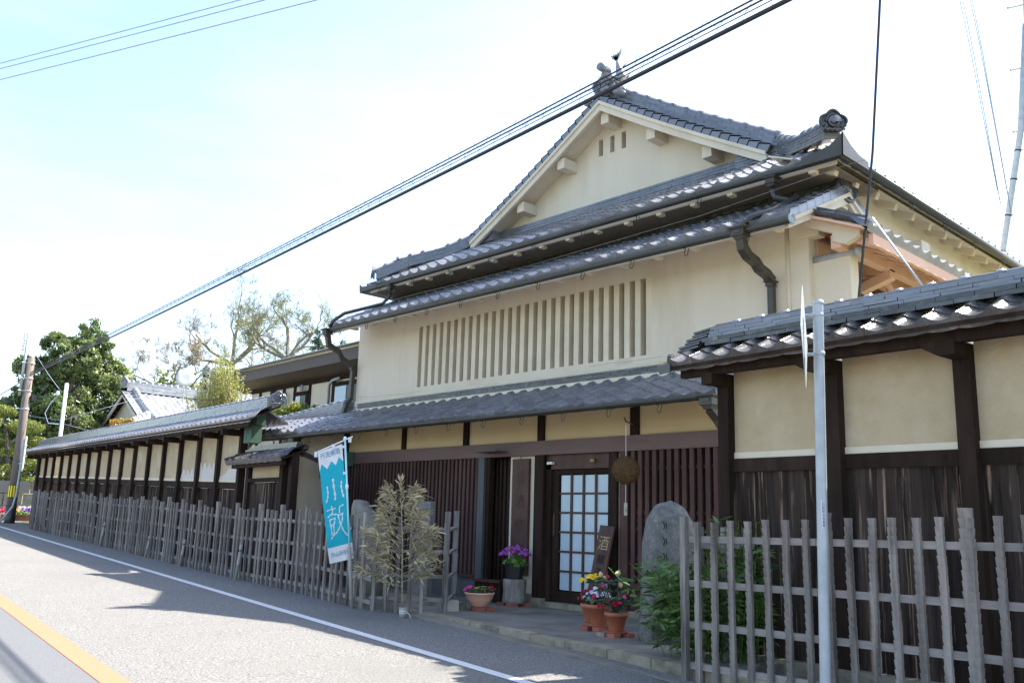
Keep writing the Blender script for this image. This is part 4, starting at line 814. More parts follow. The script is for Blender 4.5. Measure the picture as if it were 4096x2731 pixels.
for x0, x1, z1 in ((-24.55, -23.28, 4.48), (-22.56, -21.88, 4.52), (-20.56, -19.3, 4.62)):
    w = ab('window', (x0, 12.95, 3.3), (x1, 12.99, z1), 'wood_dark')
    for k in range(2):
        m_ = (x1-x0-.12)/2; ab('pane', (x0+.06+k*m_+.02, 12.935, 3.36), (x0+.06+(k+1)*m_-.02, 12.948, z1-.07), 'pane' if k == 0 else 'gutter', w)
    ab('head', (x0-.05, 12.92, z1), (x1+.05, 13.0, z1+.05), 'wood_dark', w)
ab('vent', (-23.95, 12.93, 4.58), (-23.6, 12.99, 4.72), 'black')
mb = MB(); mb.tube([(-20.72, 12.9, 3.3), (-20.72, 12.9, 4.62), (-20.55, 12.88, 4.72), (-20.2, 12.88, 4.76)], .04, 8); mb.build('drain_pipe', 'steel', A, True); mb = MB(); mb.tube([(-22.98, 12.9, 3.3), (-22.98, 12.9, 4.6)], .045, 8); mb.build('drain_pipe', 'steel', A, True)
mb = MB(); mb.lathe((-22.1, 12.93, 4.66), [(.03, 0), (.08, .03), (.09, .07), (.0, .1)], 12, (0, -1, 0)); mb.build('vent_hood', 'steel', A, True)
# ================================================================== tiled houses beyond the left wall
def far_house(name, gx, gy, gzz, L, hw, drop, label, skirt=True):
    h = thing(name, (gx, gy, 0), label, 'house', 'tiled houses beyond the left wall'); sl = drop/hw
    for sg in (1, -1):
        n_r = 12; v = nrm((-sg, 0, sl*.97)); ex = math.hypot(hw*1.3, drop*1.3*.97)/n_r/1.22
        e = V((gx+sg*hw*1.3, gy-.35 if sg > 0 else gy+L, gzz-sl*.97*hw*1.3-.02)); nn = int((L+.3)/.30)
        roof_tiles(h, e, (0, sg, 0), v, nn, n_r, .30, ex*1.22, 'tile_far', 'tile_far', single=0, jitter=.006)
        mb = MB(); mb.prism([(gx+sg*hw*1.3, gy-.3, gzz-sl*.97*hw*1.3-.05), (gx+sg*hw*1.3, gy+L, gzz-sl*.97*hw*1.3-.05), (gx, gy+L, gzz-.08), (gx, gy-.3, gzz-.08)], (0, 0, -.05)); mb.build('roof_deck', 'wood_dark', h)
        path = [V((gx+sg*hw*t, gy+.3, gzz-drop*t*.98+.02-.06*math.sin(PI*t))) for t in (0, .33, .66, 1)]
        noshi(h, path, 3, .07, .26, 'tile_far', .4); half_round_caps(h, [q+V((0, 0, .2)) for q in path], .11, .26, 'tile_far', single=False)
        mb = MB(); P_ = [V((gx+sg*hw*1.08*t, gy-.25, gzz-drop*1.08*t-.02-.10*math.sin(PI*t))) for t in (0, .25, .5, .75, 1)]
        for a, b in zip(P_, P_[1:]): mb.prism([a, b, b-V((0, 0, .22)), a-V((0, 0, .26))], (0, .05, 0))
        mb.build('bargeboard', 'plaster_pale', h); mb = MB()
        for k in range(12):
            t = k/12; a = V((gx+sg*hw*1.1*t, gy-.34, gzz-drop*1.1*t+.07-.10*math.sin(PI*t))); mb.beam(a, a+V((0, .6, 0)), .13, .07)
        mb.build('verge_tile_run', 'tile_far', h)['kind'] = 'stuff'
    mb = MB(); mb.prism([(gx-hw*.98, gy+.15, gzz-drop-.05), (gx+hw*.98, gy+.15, gzz-drop-.05), (gx, gy+.15, gzz-.1)], (0, .1, 0)); mb.build('gable', 'plaster_pale', h)
    noshi(h, [(gx, gy-.1, gzz), (gx, gy+L, gzz)], 5, .09, .34, 'tile_far', .5); half_round_caps(h, [(gx, gy-.1, gzz+.45), (gx, gy+L, gzz+.45)], .12, .32, 'tile_far', single=False)
    ridge_end(h, (gx, gy-.2, gzz+.35), (.2, -1, 0), .6, 'tile_far')
    mb = MB(); w = hw*1.15; mb.box((gx-w+.4, gy+.3, -.2), (gx+w-.4, gy+L-.3, gzz-sl*hw*1.15)); mb.build('wall', 'plaster_pale', h)
    if skirt:
        z0 = gzz-drop; roof_tiles(h, (gx-hw*1.5, gy-1.5, z0-.72), (1, 0, 0), nrm((0, 1, .45)), int(hw*2.7/.3), 6, .3, .27, 'tile_far', 'tile_far', single=0)
        mb = MB(); mb.prism([(gx-hw*1.5, gy-1.45, z0-.78), (gx+hw*1.25, gy-1.45, z0-.78), (gx+hw*1.2, gy+.2, z0-.02), (gx-hw*1.2, gy+.2, z0-.02)], (0, 0, -.06)); mb.build('skirt_deck', 'wood_dark', h)
        a = V((gx+hw*1.15, gy-.1, z0+.05)); b = V((gx+hw*1.4, gy-1.3, z0-.55)); noshi(h, [a, b], 3, .08, .3, 'tile_far', .4); half_round_caps(h, [a+V((0, 0, .24)), b+V((0, 0, .24))], .13, .28, 'tile_far', single=False)
        a = V((gx-hw*1.15, gy-.1, z0+.05)); b = V((gx-hw*1.55, gy-1.4, z0-.62)); noshi(h, [a, b], 3, .08, .3, 'tile_far', .4)
    return h
far_house('tiled_house', -45.0, 16.6, 6.95, 6.2, 2.7, 1.6, 'near grey tiled house with hipped skirt roof before the evergreen tree')
far_house('tiled_house', -45.4, 20.9, 8.2, 8, 2.6, 1.6, 'taller tiled gable roof half hidden behind the yellow green shrub', skirt=False)
ds = thing('satellite_dish', (-41.7, 18.0, 6.0), 'white round satellite dish on a thin mast above the tiled roofs', 'satellite dish')
mb = MB(); c = V((-41.7, 18.0, 7.45)); mb.lathe(c, [(.02, -.04), (.26, -.02), (.42, .05), (.43, .06), (.2, .01)], 20, (.9, -.35, .25)); mb.build('dish', 'white', ds, True)
mb = MB(); mb.tube([c, c-V((0, 0, 1.2))], .025, 6); mb.build('mast', 'steel', ds)
# ================================================================== trees
RV = lambda x, yy: V((-yy, x, 0)).normalized()*-1   # picture-right direction for something seen at (x, y)
def clump_pts(c, rx, rz, n, shell=.55):
    u = rng.normal(size=(n, 3)); u /= np.linalg.norm(u, axis=1)[:, None]; rr = rng.uniform(shell, 1, n)**.7
    return np.array(c)+u*rr[:, None]*np.array([rx, rx, rz])
def branch(mb, p_, d, L_, r_, depth, wander=.25, kids=3, tips=None, upb=.1, shrink=.66):
    pts = [p_]; rs = [max(r_, .008)]; n_ = 4; q = V(p_); dd = V(d)
    for i in range(n_):
        dd = (dd+V((random.gauss(0, wander), random.gauss(0, wander), random.gauss(0, wander)+upb*.5))).normalized(); q = q+dd*L_/n_; pts.append(q); rs.append(max(r_*(1-(i+1)/n_*.45), .007))
        if depth > 0 and i > 0:
            for _ in range(random.choice((1, 1, 2)) if kids > 2 else 1):
                ax = dd.orthogonal().normalized(); ax.rotate(Matrix.Rotation(random.uniform(0, 2*PI), 3, dd)); nd = (dd*random.uniform(.5, .9)+ax*random.uniform(.5, .95)+V((0, 0, upb))).normalized()
                branch(mb, q, nd, L_*shrink*random.uniform(.7, 1.1), rs[-1]*.62, depth-1, wander, kids, tips, upb, shrink)
    if depth == 0 and tips is not None: tips += [tuple(x) for x in pts[1:]]
    mb.tube(pts, rs, 5 if r_ > .04 else 3, cap=False)
# evergreen
T1 = thing('evergreen_tree', (-47.9, 14.5, 1), 'tall dense dark green evergreen tree left of the tiled houses', 'tree')
base = V((-47.9, 14.5, 0)); rgt = RV(base.x, base.y)
lobes = [(205,775,34),(150,800,36),(112,856,44),(170,865,56),(235,850,46),(268,900,38),(250,962,52),(170,950,66),(92,940,48),(62,985,36),(125,1010,60),(205,1015,56),(228,792,26),(185,822,42),(140,905,52),(275,985,34)]
P = []; k_ = .0242
for x, yy, rr in lobes:
    c = base+rgt*(x-165)*k_+V((0, 0, 5.4+(950-yy)*k_)); off = random.uniform(-1.2, 1.2); c += V((.95, -.3, 0))*off*.8; R_ = rr*k_
    for _ in range(int(32*R_)): 
        a = V(rng.normal(size=3)).normalized(); a = a*R_*random.uniform(.72, 1.05); P.append(clump_pts(tuple(c+a), R_*.30, R_*.24, int(95*R_+60), .2))
    P.append(clump_pts(tuple(c), R_*.9, R_*.85, int(450*R_), .5))
for x, yy in ((120, 790), (208, 738), (214, 745), (228, 765), (100, 840), (290, 880), (60, 930)):
    c = base+rgt*(x-165)*k_+V((0, 0, 5.4+(950-yy)*k_)); P.append(clump_pts(tuple(c), .22, .45, 90, .1))
P = np.concatenate(P); leaves('crown', P, .10, 'leaf_ev', T1, .45)
mb = MB(); branch(mb, base+V((0, 0, .6)), V((0, 0, 1)), 4.6, .38, 3, .12, 3, None, .2, .5); mb.build('trunk', 'bark', T1)
# bare and budding trees on the rise
def bare_tree(name, b, h, r_, label, leafm=None, nleaf=0, depth=5, seed=1, lean=(0, 0), dirs=None):
    random.seed(seed); t = thing(name, tuple(b), label, 'tree'); mb = MB(); tips = []; b = V(b); top = b+V((lean[0], lean[1], h))
    mb.tube([b, b.lerp(top, .5)+V((.1, .05, 0)), top], [r_*1.3, r_*1.05, r_*.95], 8, cap=False); mb2 = MB()
    for dx, dz, L_ in dirs:
        rg = RV(b.x, b.y); d = (rg*dx+V((0, 0, dz))+V((.3, -.1, 0))*random.uniform(-1, 1)).normalized(); branch(mb2, top, d, L_, r_*.62, depth-1, .24, 3, tips, .12, .60)
    mb.build('trunk', 'bark', t); mb2.build('limb', 'twig', t)
    if leafm and tips:
        tp = np.array(tips); P = tp[rng.integers(0, len(tp), nleaf)]+rng.normal(size=(nleaf, 3))*.09; leaves('foliage', P, .036, leafm, t, .5)
    return t
bare_tree('bare_tree', (-54.0, 26.3, 4), 6.6, .20, 'tall crooked bare tree against the sky above the tiled houses', 'leaf_bud', 1500, 6, 3, (0, 0), [(-.75, .8, 3.6), (-.15, 1, 3.3), (.5, .8, 3.0), (.9, .45, 2.9), (-1, .3, 2.7)])
bare_tree('budding_tree', (-48.0, 26.9, 4), 6.3, .19, 'forked tree with thin light green buds beside the conifer', 'leaf_spring', 9000, 6, 11, (0, 0), [(-.75, .85, 3.1), (.35, 1, 3.0), (-.2, 1, 2.6), (.7, .7, 2.4), (-1, .4, 2.2)])
bare_tree('pale_tree', (-52.0, 21.8, 4), 3.6, .12, 'low pale spreading tree with thin twigs left of the bare tree', 'leaf_bud', 5000, 6, 5, (0, 0), [(-.9, .6, 2.6), (0, 1, 2.3), (.8, .6, 2.4), (.5, 1, 2.2)])
bare_tree('pale_tree', (-50.5, 27.2, 4), 4.6, .12, 'thin pale green tree filling the gap between bare and budding trees', 'leaf_spring', 6000, 5, 8, (0, 0), [(-.9, .6, 2.6), (0, 1, 2.1), (.8, .6, 2.6), (-.5, 1, 2.2), (.5, .8, 2.4)])
random.seed(21)
T3 = thing('conifer_tree', (-42.8, 25.8, 3), 'dark conifer with layered boughs just left of the main house', 'tree'); P = []
for cx, top, wd in ((0, 11.35, 1.0), (1.25, 10.75, .75)):
    b = V((-42.8, 25.8, 0))+RV(-42.8, 25.8)*cx
    for k in range(46):
        t = random.random()**.8; z = top-t*3.2; rr = wd*(.15+.85*t)*random.uniform(.4, 1); a = random.uniform(0, 2*PI); P.append(clump_pts((b.x+rr*math.cos(a), b.y+rr*math.sin(a), z), .24, .15, 90, .1))
leaves('crown', np.concatenate(P), .055, 'leaf_con', T3, .5); mb = MB(); mb.tube([(-42.8, 25.8, 2), (-42.8, 25.8, 11)], [.25, .04], 7); mb.build('trunk', 'bark', T3)
# hillside
P = []
for k in range(120):
    t = random.uniform(-1, 1); b = V((-83.5, 33, 0))+RV(-83.5, 33)*(t*11+4); hh = 12.0-3.2*abs(t)**1.6; P.append(clump_pts((b.x+random.uniform(-4, 4), b.y, random.uniform(4, hh)), 1.3, .9, 260, .3))
tag(leaves('wooded_hill', np.concatenate(P), .20, 'hill', None, .6), kind='stuff')
P = []
for k in range(170):
    t = random.uniform(0, 1); P.append(clump_pts((-56+t*9, 18+t*15, random.uniform(3, 8.6+.8*math.sin(t*9))), .8, .6, 150, .3))
tag(leaves('far_copse', np.concatenate(P), .13, 'leaf_spring', None, .55), kind='stuff')
# yellow-green shrub behind the wall
T4 = thing('catkin_shrub', (-21.9, 10.5, .4), 'upright yellow green shrub with catkin shoots behind the left wall', 'shrub'); mb = MB(); P = []; b = V((-21.9, 10.5, 0)); rg = RV(b.x, b.y)
for k in range(300):
    t = max(-1, min(1, random.gauss(0, .5))); bx = b+rg*(t*.55)+V((.9, -.4, 0))*random.uniform(-.5, .5); h = 5.35-1.2*abs(t+.1)**1.4-random.random()*1.5; tp = V((bx.x, bx.y, 0))+rg*(t*.35)+V((0, 0, h)); p0 = V((bx.x, bx.y, 2.6))
    mid = p0.lerp(tp, .5)+rg*random.uniform(-.08, .08); mb.tube([p0, mid, tp], [.010, .007, .003], 3, cap=False)
    for j in range(80): s_ = random.random(); q = p0.lerp(tp, s_)*1.0+(mid-p0.lerp(tp, .5))*(1-abs(2*s_-1)); P.append((q.x+random.gauss(0, .02), q.y+random.gauss(0, .02), q.z))
mb.build('shoots', 'twig', T4); leaves('leaves', np.array(P), .034, 'leaf_willow', T4, .42, upb=1.3); mb = MB()
for k in range(5): mb.tube([(-21.9+.1*k-.2, 10.5, .3), (-21.9+.2*k-.4, 10.5, 2.7)], [.05, .02], 5)
mb.build('stem', 'bark', T4)
def bush(name, c, rx, rz, n, size, m, label, cat='shrub', lobes_=9, stem=1.5, asp=.5):
    t = thing(name, (c[0], c[1], c[2]-stem), label, cat); c = V(c); rg = RV(c.x, c.y); P = []
    for k in range(lobes_): q = c+rg*random.uniform(-rx, rx)*.8+V((random.uniform(-.3, .3)*rx, random.uniform(-.3, .3)*rx, random.uniform(-rz, rz)*.5)); P.append(clump_pts(tuple(q), rx*.36, rz*.5, n//lobes_, .4))
    leaves('foliage', np.concatenate(P), size, m, t, asp); mb = MB()
    for k in range(4): mb.tube([c-V((0, 0, stem))+V((.05*k, 0, 0)), c+rg*(k-1.5)*rx*.4], [.04, .012], 5)
    mb.build('stem', 'bark', t); return t
bush('glossy_bush', (-19.1, 10.9, 3.50), .72, .40, 2600, .048, 'leaf_bush', 'glossy yellow green bush showing above the wing roof ridge', lobes_=16, stem=3.2)
bush('orange_bush', (-26.6, 9.95, 3.62), .46, .24, 900, .042, 'leaf_or', 'small orange yellow bush peeping over the long left wall', lobes_=9, stem=3.2)
bush('clipped_shrub', (-38.4, 11.7, 3.35), .85, .42, 3500, .05, 'leaf_con', 'round clipped dark shrub at the far end of the left wall', lobes_=10, stem=2.6)
# garden at the far left
T5 = thing('pine_tree', (-41.5, 10.6, .9), 'yellow green garden pine with cloud shaped pads at the far left', 'tree'); P = []; mb = MB(); b = V((-41.5, 10.6, .9)); rg = RV(b.x, b.y)
pads = [(-1.0, 4.6, .75), (-.2, 5.1, .6), (.7, 4.5, .75), (1.2, 3.9, .6), (-.6, 3.9, .85), (.2, 3.4, .8), (-1.3, 3.2, .8), (1.0, 3.0, .7), (.1, 2.6, .9), (1.0, 2.2, .6), (-.8, 2.3, .8), (-1.8, 4.0, .8), (-2.2, 3.0, .9)]
for dx, z, rr in pads:
    c = b+rg*dx+V((random.uniform(-.5, .5), 0, z-.9)); P.append(clump_pts(tuple(c), rr, rr*.42, 2300, .55)); mb.tube([b+V((0, 0, max(.3, z-1.8))), c-V((0, 0, .2))], [.07, .03], 5)
leaves('needle_pad', np.concatenate(P), .06, 'leaf_pine', T5, .3); mb.tube([b, b+rg*.3+V((0, 0, 1.5)), b-rg*.1+V((0, 0, 3.6))], [.2, .15, .07], 8); mb.build('trunk', 'bark', T5)
T6 = bush('pale_tree', (-46.5, 8.6, 5.6), 2.2, 1.5, 9000, .08, 'leaf_spring', 'pale spring green tree at the left edge behind the pine', 'tree', 14, 5)
for i, (dx, z, rr, m_) in enumerate(((.9, 1.75, .55, 'leaf_spring'), (-.6, 1.7, .5, 'leaf_ev'))):
    c = V((-39.6, 11.0, z))+rg*dx; bush('garden_shrub', tuple(c), rr, rr*.7, 2000, .05, m_, ('light green rounded shrub behind the stone wall near the road sign', 'dark rounded shrub behind the stone wall left of the pole')[i], lobes_=6, stem=.9)
# stone wall at the far left: blocks one by one
sw = thing('stone_wall', (-38.8, 10, .8), 'low grey wall of stone blocks at the far left behind the utility pole', 'wall')
for rr in range(3):
    s = -3.0+.3*(rr % 2)
    while s < 1.9:
        w = random.uniform(.5, .8); c = V((-38.9, 10.2, 0))+RV(-38.9, 10.2)*(s+w/2); mb = MB(); z = .75+rr*.48
        mb.obox((c.x, c.y, z+.24), RV(-38.9, 10.2), V((-.97, .25, 0)), (0, 0, 1), w-.03, .4+random.uniform(-.05, .05), .455); mb.build('stone', ('stone_b', 'tablet')[rr == 2], sw); s += w
random.seed(31)
for k in range(7):
    c = V((-37.6, 10.1, 0))+RV(-37.6, 10.1)*(-.3+.32*k); q = thing('garden_rock', (c.x, c.y, .75), ['rough pale rock at the foot of the stone wall, leftmost', 'second rough rock along the stone wall foot', 'third rough rock right of the utility pole foot', 'squat rough rock behind the flower planter', 'upright rough rock behind the planter', 'tall pale rock near the wall end', 'rough rock touching the picket fence end'][k], 'rock', 'rocks below the stone wall')
    mb = MB(); rr = random.uniform(.20, .32); N = 8; mb.lathe((c.x, c.y, .7), [(rr*1.0, 0), (rr*1.15, rr*.7), (rr*.95, rr*1.4), (rr*.4, rr*1.9)], N); mb.v = [(a+random.uniform(-.04, .04), bb+random.uniform(-.04, .04), cc+random.uniform(-.03, .03)) for a, bb, cc in mb.v]; mb.build('boulder', 'stone_b', q)
pn = thing('flower_planter', (-36.2, 10.05, .72), 'brick edged planter of orange and violet pansies at the far end of the fence', 'planter'); mb = MB(); rg = RV(-36.2, 10.05); c = V((-36.2, 10.05, 0))
for k in range(6): mb = MB(); mb.obox(c+rg*(-.5+.21*k)+V((0, 0, .82)), rg, V((-.96, .27, 0)), (0, 0, 1), .2, .3, .20); mb.build('brick', 'brick', pn)
for nm, x0 in (('orange', -.25), ('violet', .2), ('white', .35), ('crimson', -.5)):
    mb = MB()
    for k in range(18): q = c+rg*(x0+random.uniform(-.18, .18))+V((random.uniform(-.1, .1), 0, random.uniform(.95, 1.15))); mb.lathe(q, [(.01, 0), (.05, .015), (.03, .03)], 6, (.9, -.3, .5))
    mb.build('pansies', 'fl_'+nm, pn)
leaves('foliage', clump_pts((c.x, c.y, .98), .5, .12, 500, .1), .04, 'leaf_lt', pn)
# ================================================================== poles, signs, wires
up_ = thing('utility_pole', (-35.25, 9.47, .6), 'brown concrete utility pole with a yellow striped band at the far left', 'utility pole'); x0, y0 = -35.25, 9.47
mb = MB(); mb.tube([(x0, y0, .3), (x0, y0, 6.47)], [.165, .125], 14); mb.build('pole', 'cement_pole', up_, True)
mb = MB(); mb.tube([(x0, y0, .3), (x0, y0, 1.25)], .175, 14); mb.build('black_sleeve', 'gutter', up_, True)
mb = MB(); mb.tube([(x0, y0, 1.5), (x0, y0, 1.95)], .172, 14); mb.build('band', 'black', up_)
for k in range(5):
    a = -1.2+.5*k; d = V((math.cos(a), math.sin(a), 0)); mb = MB(); mb.obox(V((x0, y0, 1.725))+d*.174, (-d.y, d.x, 0), d, (0, 0, 1), .06, .008, .40); mb.build('yellow_stripe', 'yellow', up_)
mb = MB(); mb.tube([(x0-.03, y0-.22, 5.1), (x0+.01, y0-.2, 7.35)], .05, 8); mb.build('extension_rod', 'steel', up_, True)
for z in (5.25, 5.7, 6.25, 4.6): mb = MB(); mb.lathe((x0, y0, z), [(.145, 0), (.15, .01), (.15, .04), (.145, .05)], 14); mb.tube([(x0, y0, z+.02), (x0+.1, y0-.32, z+.02)], .02, 5); mb.build('clamp', 'steel', up_)
for k in range(6): mb = MB(); mb.lathe((x0-.08, y0-.30, 6.72+.11*k), [(.03, 0), (.055, .02), (.03, .05), (.05, .07), (.02, .09)], 8); mb.build('insulator', 'white', up_, True)
mb = MB(); mb.tube([(x0+.02, y0+.2, 5.0), (x0+.1, y0+.35, 5.1), (x0+.2, y0+.6, 5.5)], .03, 6); mb.box((x0+.0, y0+.14, 4.95), (x0+.14, y0+.3, 5.15)); mb.build('cable_joint', 'cable', up_)
wp = thing('white_pole', (-32.6, 9.95, .5), 'slim white post with a small lamp rising behind the left wall', 'pole')
mb = MB(); mb.tube([(-34.75, 10.62, .3), (-34.75, 10.62, 5.65)], .062, 12); mb.build('post', 'white', wp, True)
mb = MB(); mb.lathe((-34.7, 10.4, 5.25), [(.02, 0), (.08, .03), (.08, .09), (.03, .12)], 10, (0, -1, 0)); mb.build('lamp', 'white', wp, True)
mb = MB(); mb.tube([(-34.7, 10.4, 5.25), (-34.7, 10.15, 4.9), (-34.7, 10.0, 4.5), (-34.7, 10.15, 4.15), (-34.7, 10.5, 4.15)], .014, 6); mb.build('cable_loop', 'cable_b', wp)
sg = thing('road_sign', (-33.0, 8.95, .7), 'white road sign seen edge on atop a bent grey post left of the fence', 'road sign')
mb = MB(); mb.tube([(-33.2, 8.55, .55), (-33.1, 8.75, .9), (-33.0, 8.9, 1.2), (-32.95, 8.95, 1.6), (-32.85, 8.95, 3.4)], .032, 8); mb.build('post', 'steel', sg, True)
mb = MB(); mb.obox((-32.85, 9.0, 2.92), V((-.97, -.05, 0))+RV(-32.8, 9)*.35, RV(-32.8, 9), (0, 0, 1), .5, .03, 1.15); mb.build('plate', 'white', sg)
for z in (2.6, 3.2): mb = MB(); mb.beam((-33.0, 8.93, z), (-32.7, 9.0, z), .05, .04); mb.build('bracket', 'steel', sg)
# near post with the diamond sign seen edge on
np_ = thing('sign_post', (-3.08, 5.84, -.15), 'galvanised steel sign post with an edge on diamond plate before the right fence', 'sign post')
mb = MB(); mb.tube([(-3.085, 5.836, -.35), (-3.035, 5.862, 2.74)], .036, 20, cap=False); mb.lathe((-3.035, 5.862, 2.73), [(.037, 0), (.039, .012), (.037, .03), (.02, .034)], 20); mb.build('post', 'steel', np_, True)
fw = V((-.49, .872, 0)); sdv = V((.872, .49, 0)); pc = V((-3.115, 5.80, 2.50)); vd = V((-.465, .885, 0)).normalized(); pn_ = V((-vd.y, vd.x, 0))
mb = MB(); vd2 = (vd+pn_*-.045).normalized(); mb.prism([pc+V((0, 0, .375)), pc+vd2*.36, pc+V((0, 0, -.375)), pc-vd2*.36], V((-vd2.y, vd2.x, 0))*.004); mb.build('sign_plate', 'steel', np_)
for z in (2.64, 2.36):
    mb = MB(); mb.lathe((-3.04, 5.86, z), [(.037, 0), (.040, .002), (.040, .028), (.037, .03)], 18); mb.build('clamp', 'steel', np_, True)
    mb = MB(); mb.beam((-3.05, 5.85, z+.012), (-3.105, 5.82, z+.012), .035, .022); mb.build('bracket', 'steel', np_)
    mb = MB(); mb.lathe((-3.075, 5.815, z+.012), [(.006, 0), (.006, .03)], 6, (-.5, -.6, 0)); mb.build('bolt', 'steel', np_)
def text(body, size, m, origin, ux, uy, parent, name='lettering', sx=1.0, align='CENTER', ext=0.0):
    c = bpy.data.curves.new(name, 'FONT'); c.body = body; c.size = size; c.align_x = align; c.resolution_u = 2; c.extrude = ext
    o = bpy.data.objects.new(name, c); COL.objects.link(o); bpy.context.view_layer.update()
    me = bpy.data.meshes.new_from_object(o.evaluated_get(bpy.context.evaluated_depsgraph_get())); bpy.data.objects.remove(o); me.materials.clear(); me.materials.append(MT[m]); me.name = name
    ux, uy = nrm(ux), nrm(uy); return place(name, me, parent, frame(origin, ux, uy, ux.cross(uy)) @ Matrix.Diagonal((sx, 1, 1, 1)))
mb = MB(); a0 = -PI/2-.15+.62
for i in range(6):
    t0, t1 = a0+i*.19, a0+(i+1)*.19; q = V((-3.064, 5.848, 0)); mb.add([q+V((math.cos(t), math.sin(t), 0))*.0375+V((0, 0, z)) for t, z in ((t0, 1.17), (t1, 1.17), (t1, 1.36), (t0, 1.36))], [(0, 1, 2, 3)])
mb.build('sticker', 'cloth_w', np_)
for k, ch in enumerate('兵庫県公安委員会'[:7]):
    z = 1.335-.0235*k; t = a0+.40; q = V((-3.064, 5.848, 0))+V((math.cos(t), math.sin(t), 0))*.039; text(ch, .020, 'fl_violet', (q.x, q.y, z-.012), (-math.sin(t), math.cos(t), 0), (0, 0, 1), np_)
# right-hand utility pole behind the house
rp_ = thing('utility_pole', (-5.3, 19.4, 0), 'grey steel utility pole with step bolts at the right edge behind the house', 'utility pole')
mb = MB(); mb.tube([(-5.28, 19.4, 0), (-5.28, 19.4, 6.0), (-5.02, 19.42, 13.5)], [.16, .15, .12], 14); mb.build('pole', 'steel', rp_, True)
for z, xx in ((12.06, -5.0), (10.66, -5.05), (9.3, -5.1)): mb = MB(); mb.tube([(xx, 19.38, z), (xx-.42, 19.22, z-.02)], .02, 6); mb.lathe((xx-.42, 19.22, z-.02), [(.035, 0), (.035, .03)], 8, (-1, -.3, 0)); mb.build('step_bolt', 'steel', rp_)
bp_ = thing('conduit_brace', (-5.9, 19.05, 4), 'grey strapped conduit leaning beside the right utility pole', 'conduit')
mb = MB(); mb.tube([(-6.2, 19.0, 3.6), (-5.97, 19.09, 6.3), (-5.40, 19.26, 9.3), (-5.15, 19.31, 11.6)], .062, 10); mb.build('pipe', 'steel', bp_, True)
for t in (.15, .4, .65, .85): q = V((-5.97, 19.09, 6.3)).lerp(V((-5.40, 19.26, 9.3)), t); mb = MB(); mb.lathe(q, [(.068, 0), (.072, .01), (.068, .03)], 10, (.19, .05, 1)); mb.tube([q, q+V((.12, .02, .03))], .01, 5); mb.build('strap', 'cable', bp_)
def wire(pts, rad, label, m='cable', cat='cable', group=None, n=5, name='overhead_cable', sag=0, N=14):
    pts = [V(q) for q in pts]
    if len(pts) == 2 and sag: a, b = pts; pts = [a.lerp(b, i/N)-V((0, 0, sag*4*(i/N)*(1-i/N))) for i in range(N+1)]
    mb = MB(); mb.tube(pts, rad, n); o = mb.build(name, m, None, True); return tag(o, label, cat, group)
CA, CB = V((-35.2, 9.5, 5.85)), V((-3.37, 6.0, 5.345)); ce = CB+(CB-CA)*.25
def main_line(off, rad, label): return wire([CA+V((0, 0, off*.6)), ce+V((0, 0, off))], rad, label, sag=.10, N=30, n=7, group='bundled cables crossing before the house')
o = main_line(0, .021, 'thickest black cable, lowest of the bundle crossing the sky'); 
main_line(.075, .005, 'thin steel wire just above the thickest cable of the bundle')
main_line(.125, .0085, 'black cable second from the top of the bundle crossing the gable')
main_line(.175, .0085, 'topmost black cable of the bundle crossing the gable')
mb = MB(); pts = []; N = 900
def cpt(t, off): return CA.lerp(ce, t)+V((0, 0, off-.10*4*t*(1-t)))
N = 1700
for i in range(N+1):
    t = i/N; a = t*N*.55; q = cpt(t, .15+.05*math.sin(a)); pts.append(q+V((0, .045*math.cos(a), 0)))
mb.tube(pts, .0022, 3); tag(mb.build('lashing_wire', 'cable'), 'fine lashing wire coiled round the upper pair of bundled cables', 'wire')
pts = [cpt(i/N, .035+.05*math.sin(i*.5))+V((0, .04*math.cos(i*.5), 0)) for i in range(N+1)]; mb = MB(); mb.tube(pts, .0022, 3); tag(mb.build('lashing_wire', 'cable'), 'fine lashing wire coiled round the thickest bundled cable', 'wire')
for k, (dz, dy) in enumerate(((0, 0), (-.09, 0), (-.27, .0))):
    a, b = V((-15.04, 3.02, 8.0)), V((-10.79, 4.76, 8.0)); d = b-a; wire([a-d*1.5+V((0, dy, dz)), b+d*1.2+V((0, dy, dz*1.15))], .008, ['topmost of three thin wires at the upper left corner', 'middle of three thin wires at the upper left corner', 'lowest of three thin wires at the upper left corner'][k], 'cable_b', 'wire', 'wires at the upper left', name='overhead_wire', sag=.05)
for k, (z0, z1) in enumerate(((4.72, 6.95), (4.66, 6.85), (4.60, 6.8), (4.42, 6.55))):
    wire([(-19.4-8, 4.6-1.8, z0+.25), (-35.3, 9.2, z1+.15)], .008, ['highest thin wire reaching the far left pole top', 'second thin wire reaching the far left pole top', 'third thin wire reaching the far left pole top', 'lowest of four thin wires reaching the far left pole top'][k], 'cable_b', 'wire', 'wires left of the far pole', name='overhead_wire', sag=.25)
wire([(-46, 9.0, 5.0), CA], .02, 'black cable leaving the far pole to the left edge', sag=.3)
wire([(-35.2, 9.6, 6.6), (-34.75, 10.5, 5.3)], .009, 'pale service wire from the far pole to the white post', 'cable_b', 'wire', name='service_wire', sag=.05)
wire([(-34.7, 10.6, 4.2), (-31.5, 12.8, 3.6)], .007, 'thin wire from the white post down behind the wall roof', 'cable_b', 'wire', name='service_wire', sag=.1)
wire([(-35.2, 9.5, 4.4), (-34.75, 10.6, 4.3), (-33.2, 13.6, 5.6)], .007, 'thin wire from the far pole past the white post to the tiled house', 'cable_b', 'wire', name='service_wire')
wire([(-3.62, 8.95, 8.6), (-3.86, 9.17, 7.02), (-4.12, 9.35, 5.3), (-4.47, 9.58, 3.72), (-4.52, 9.62, 3.3)], .015, 'black twisted drop cable hanging down to the side window', name='drop_cable')
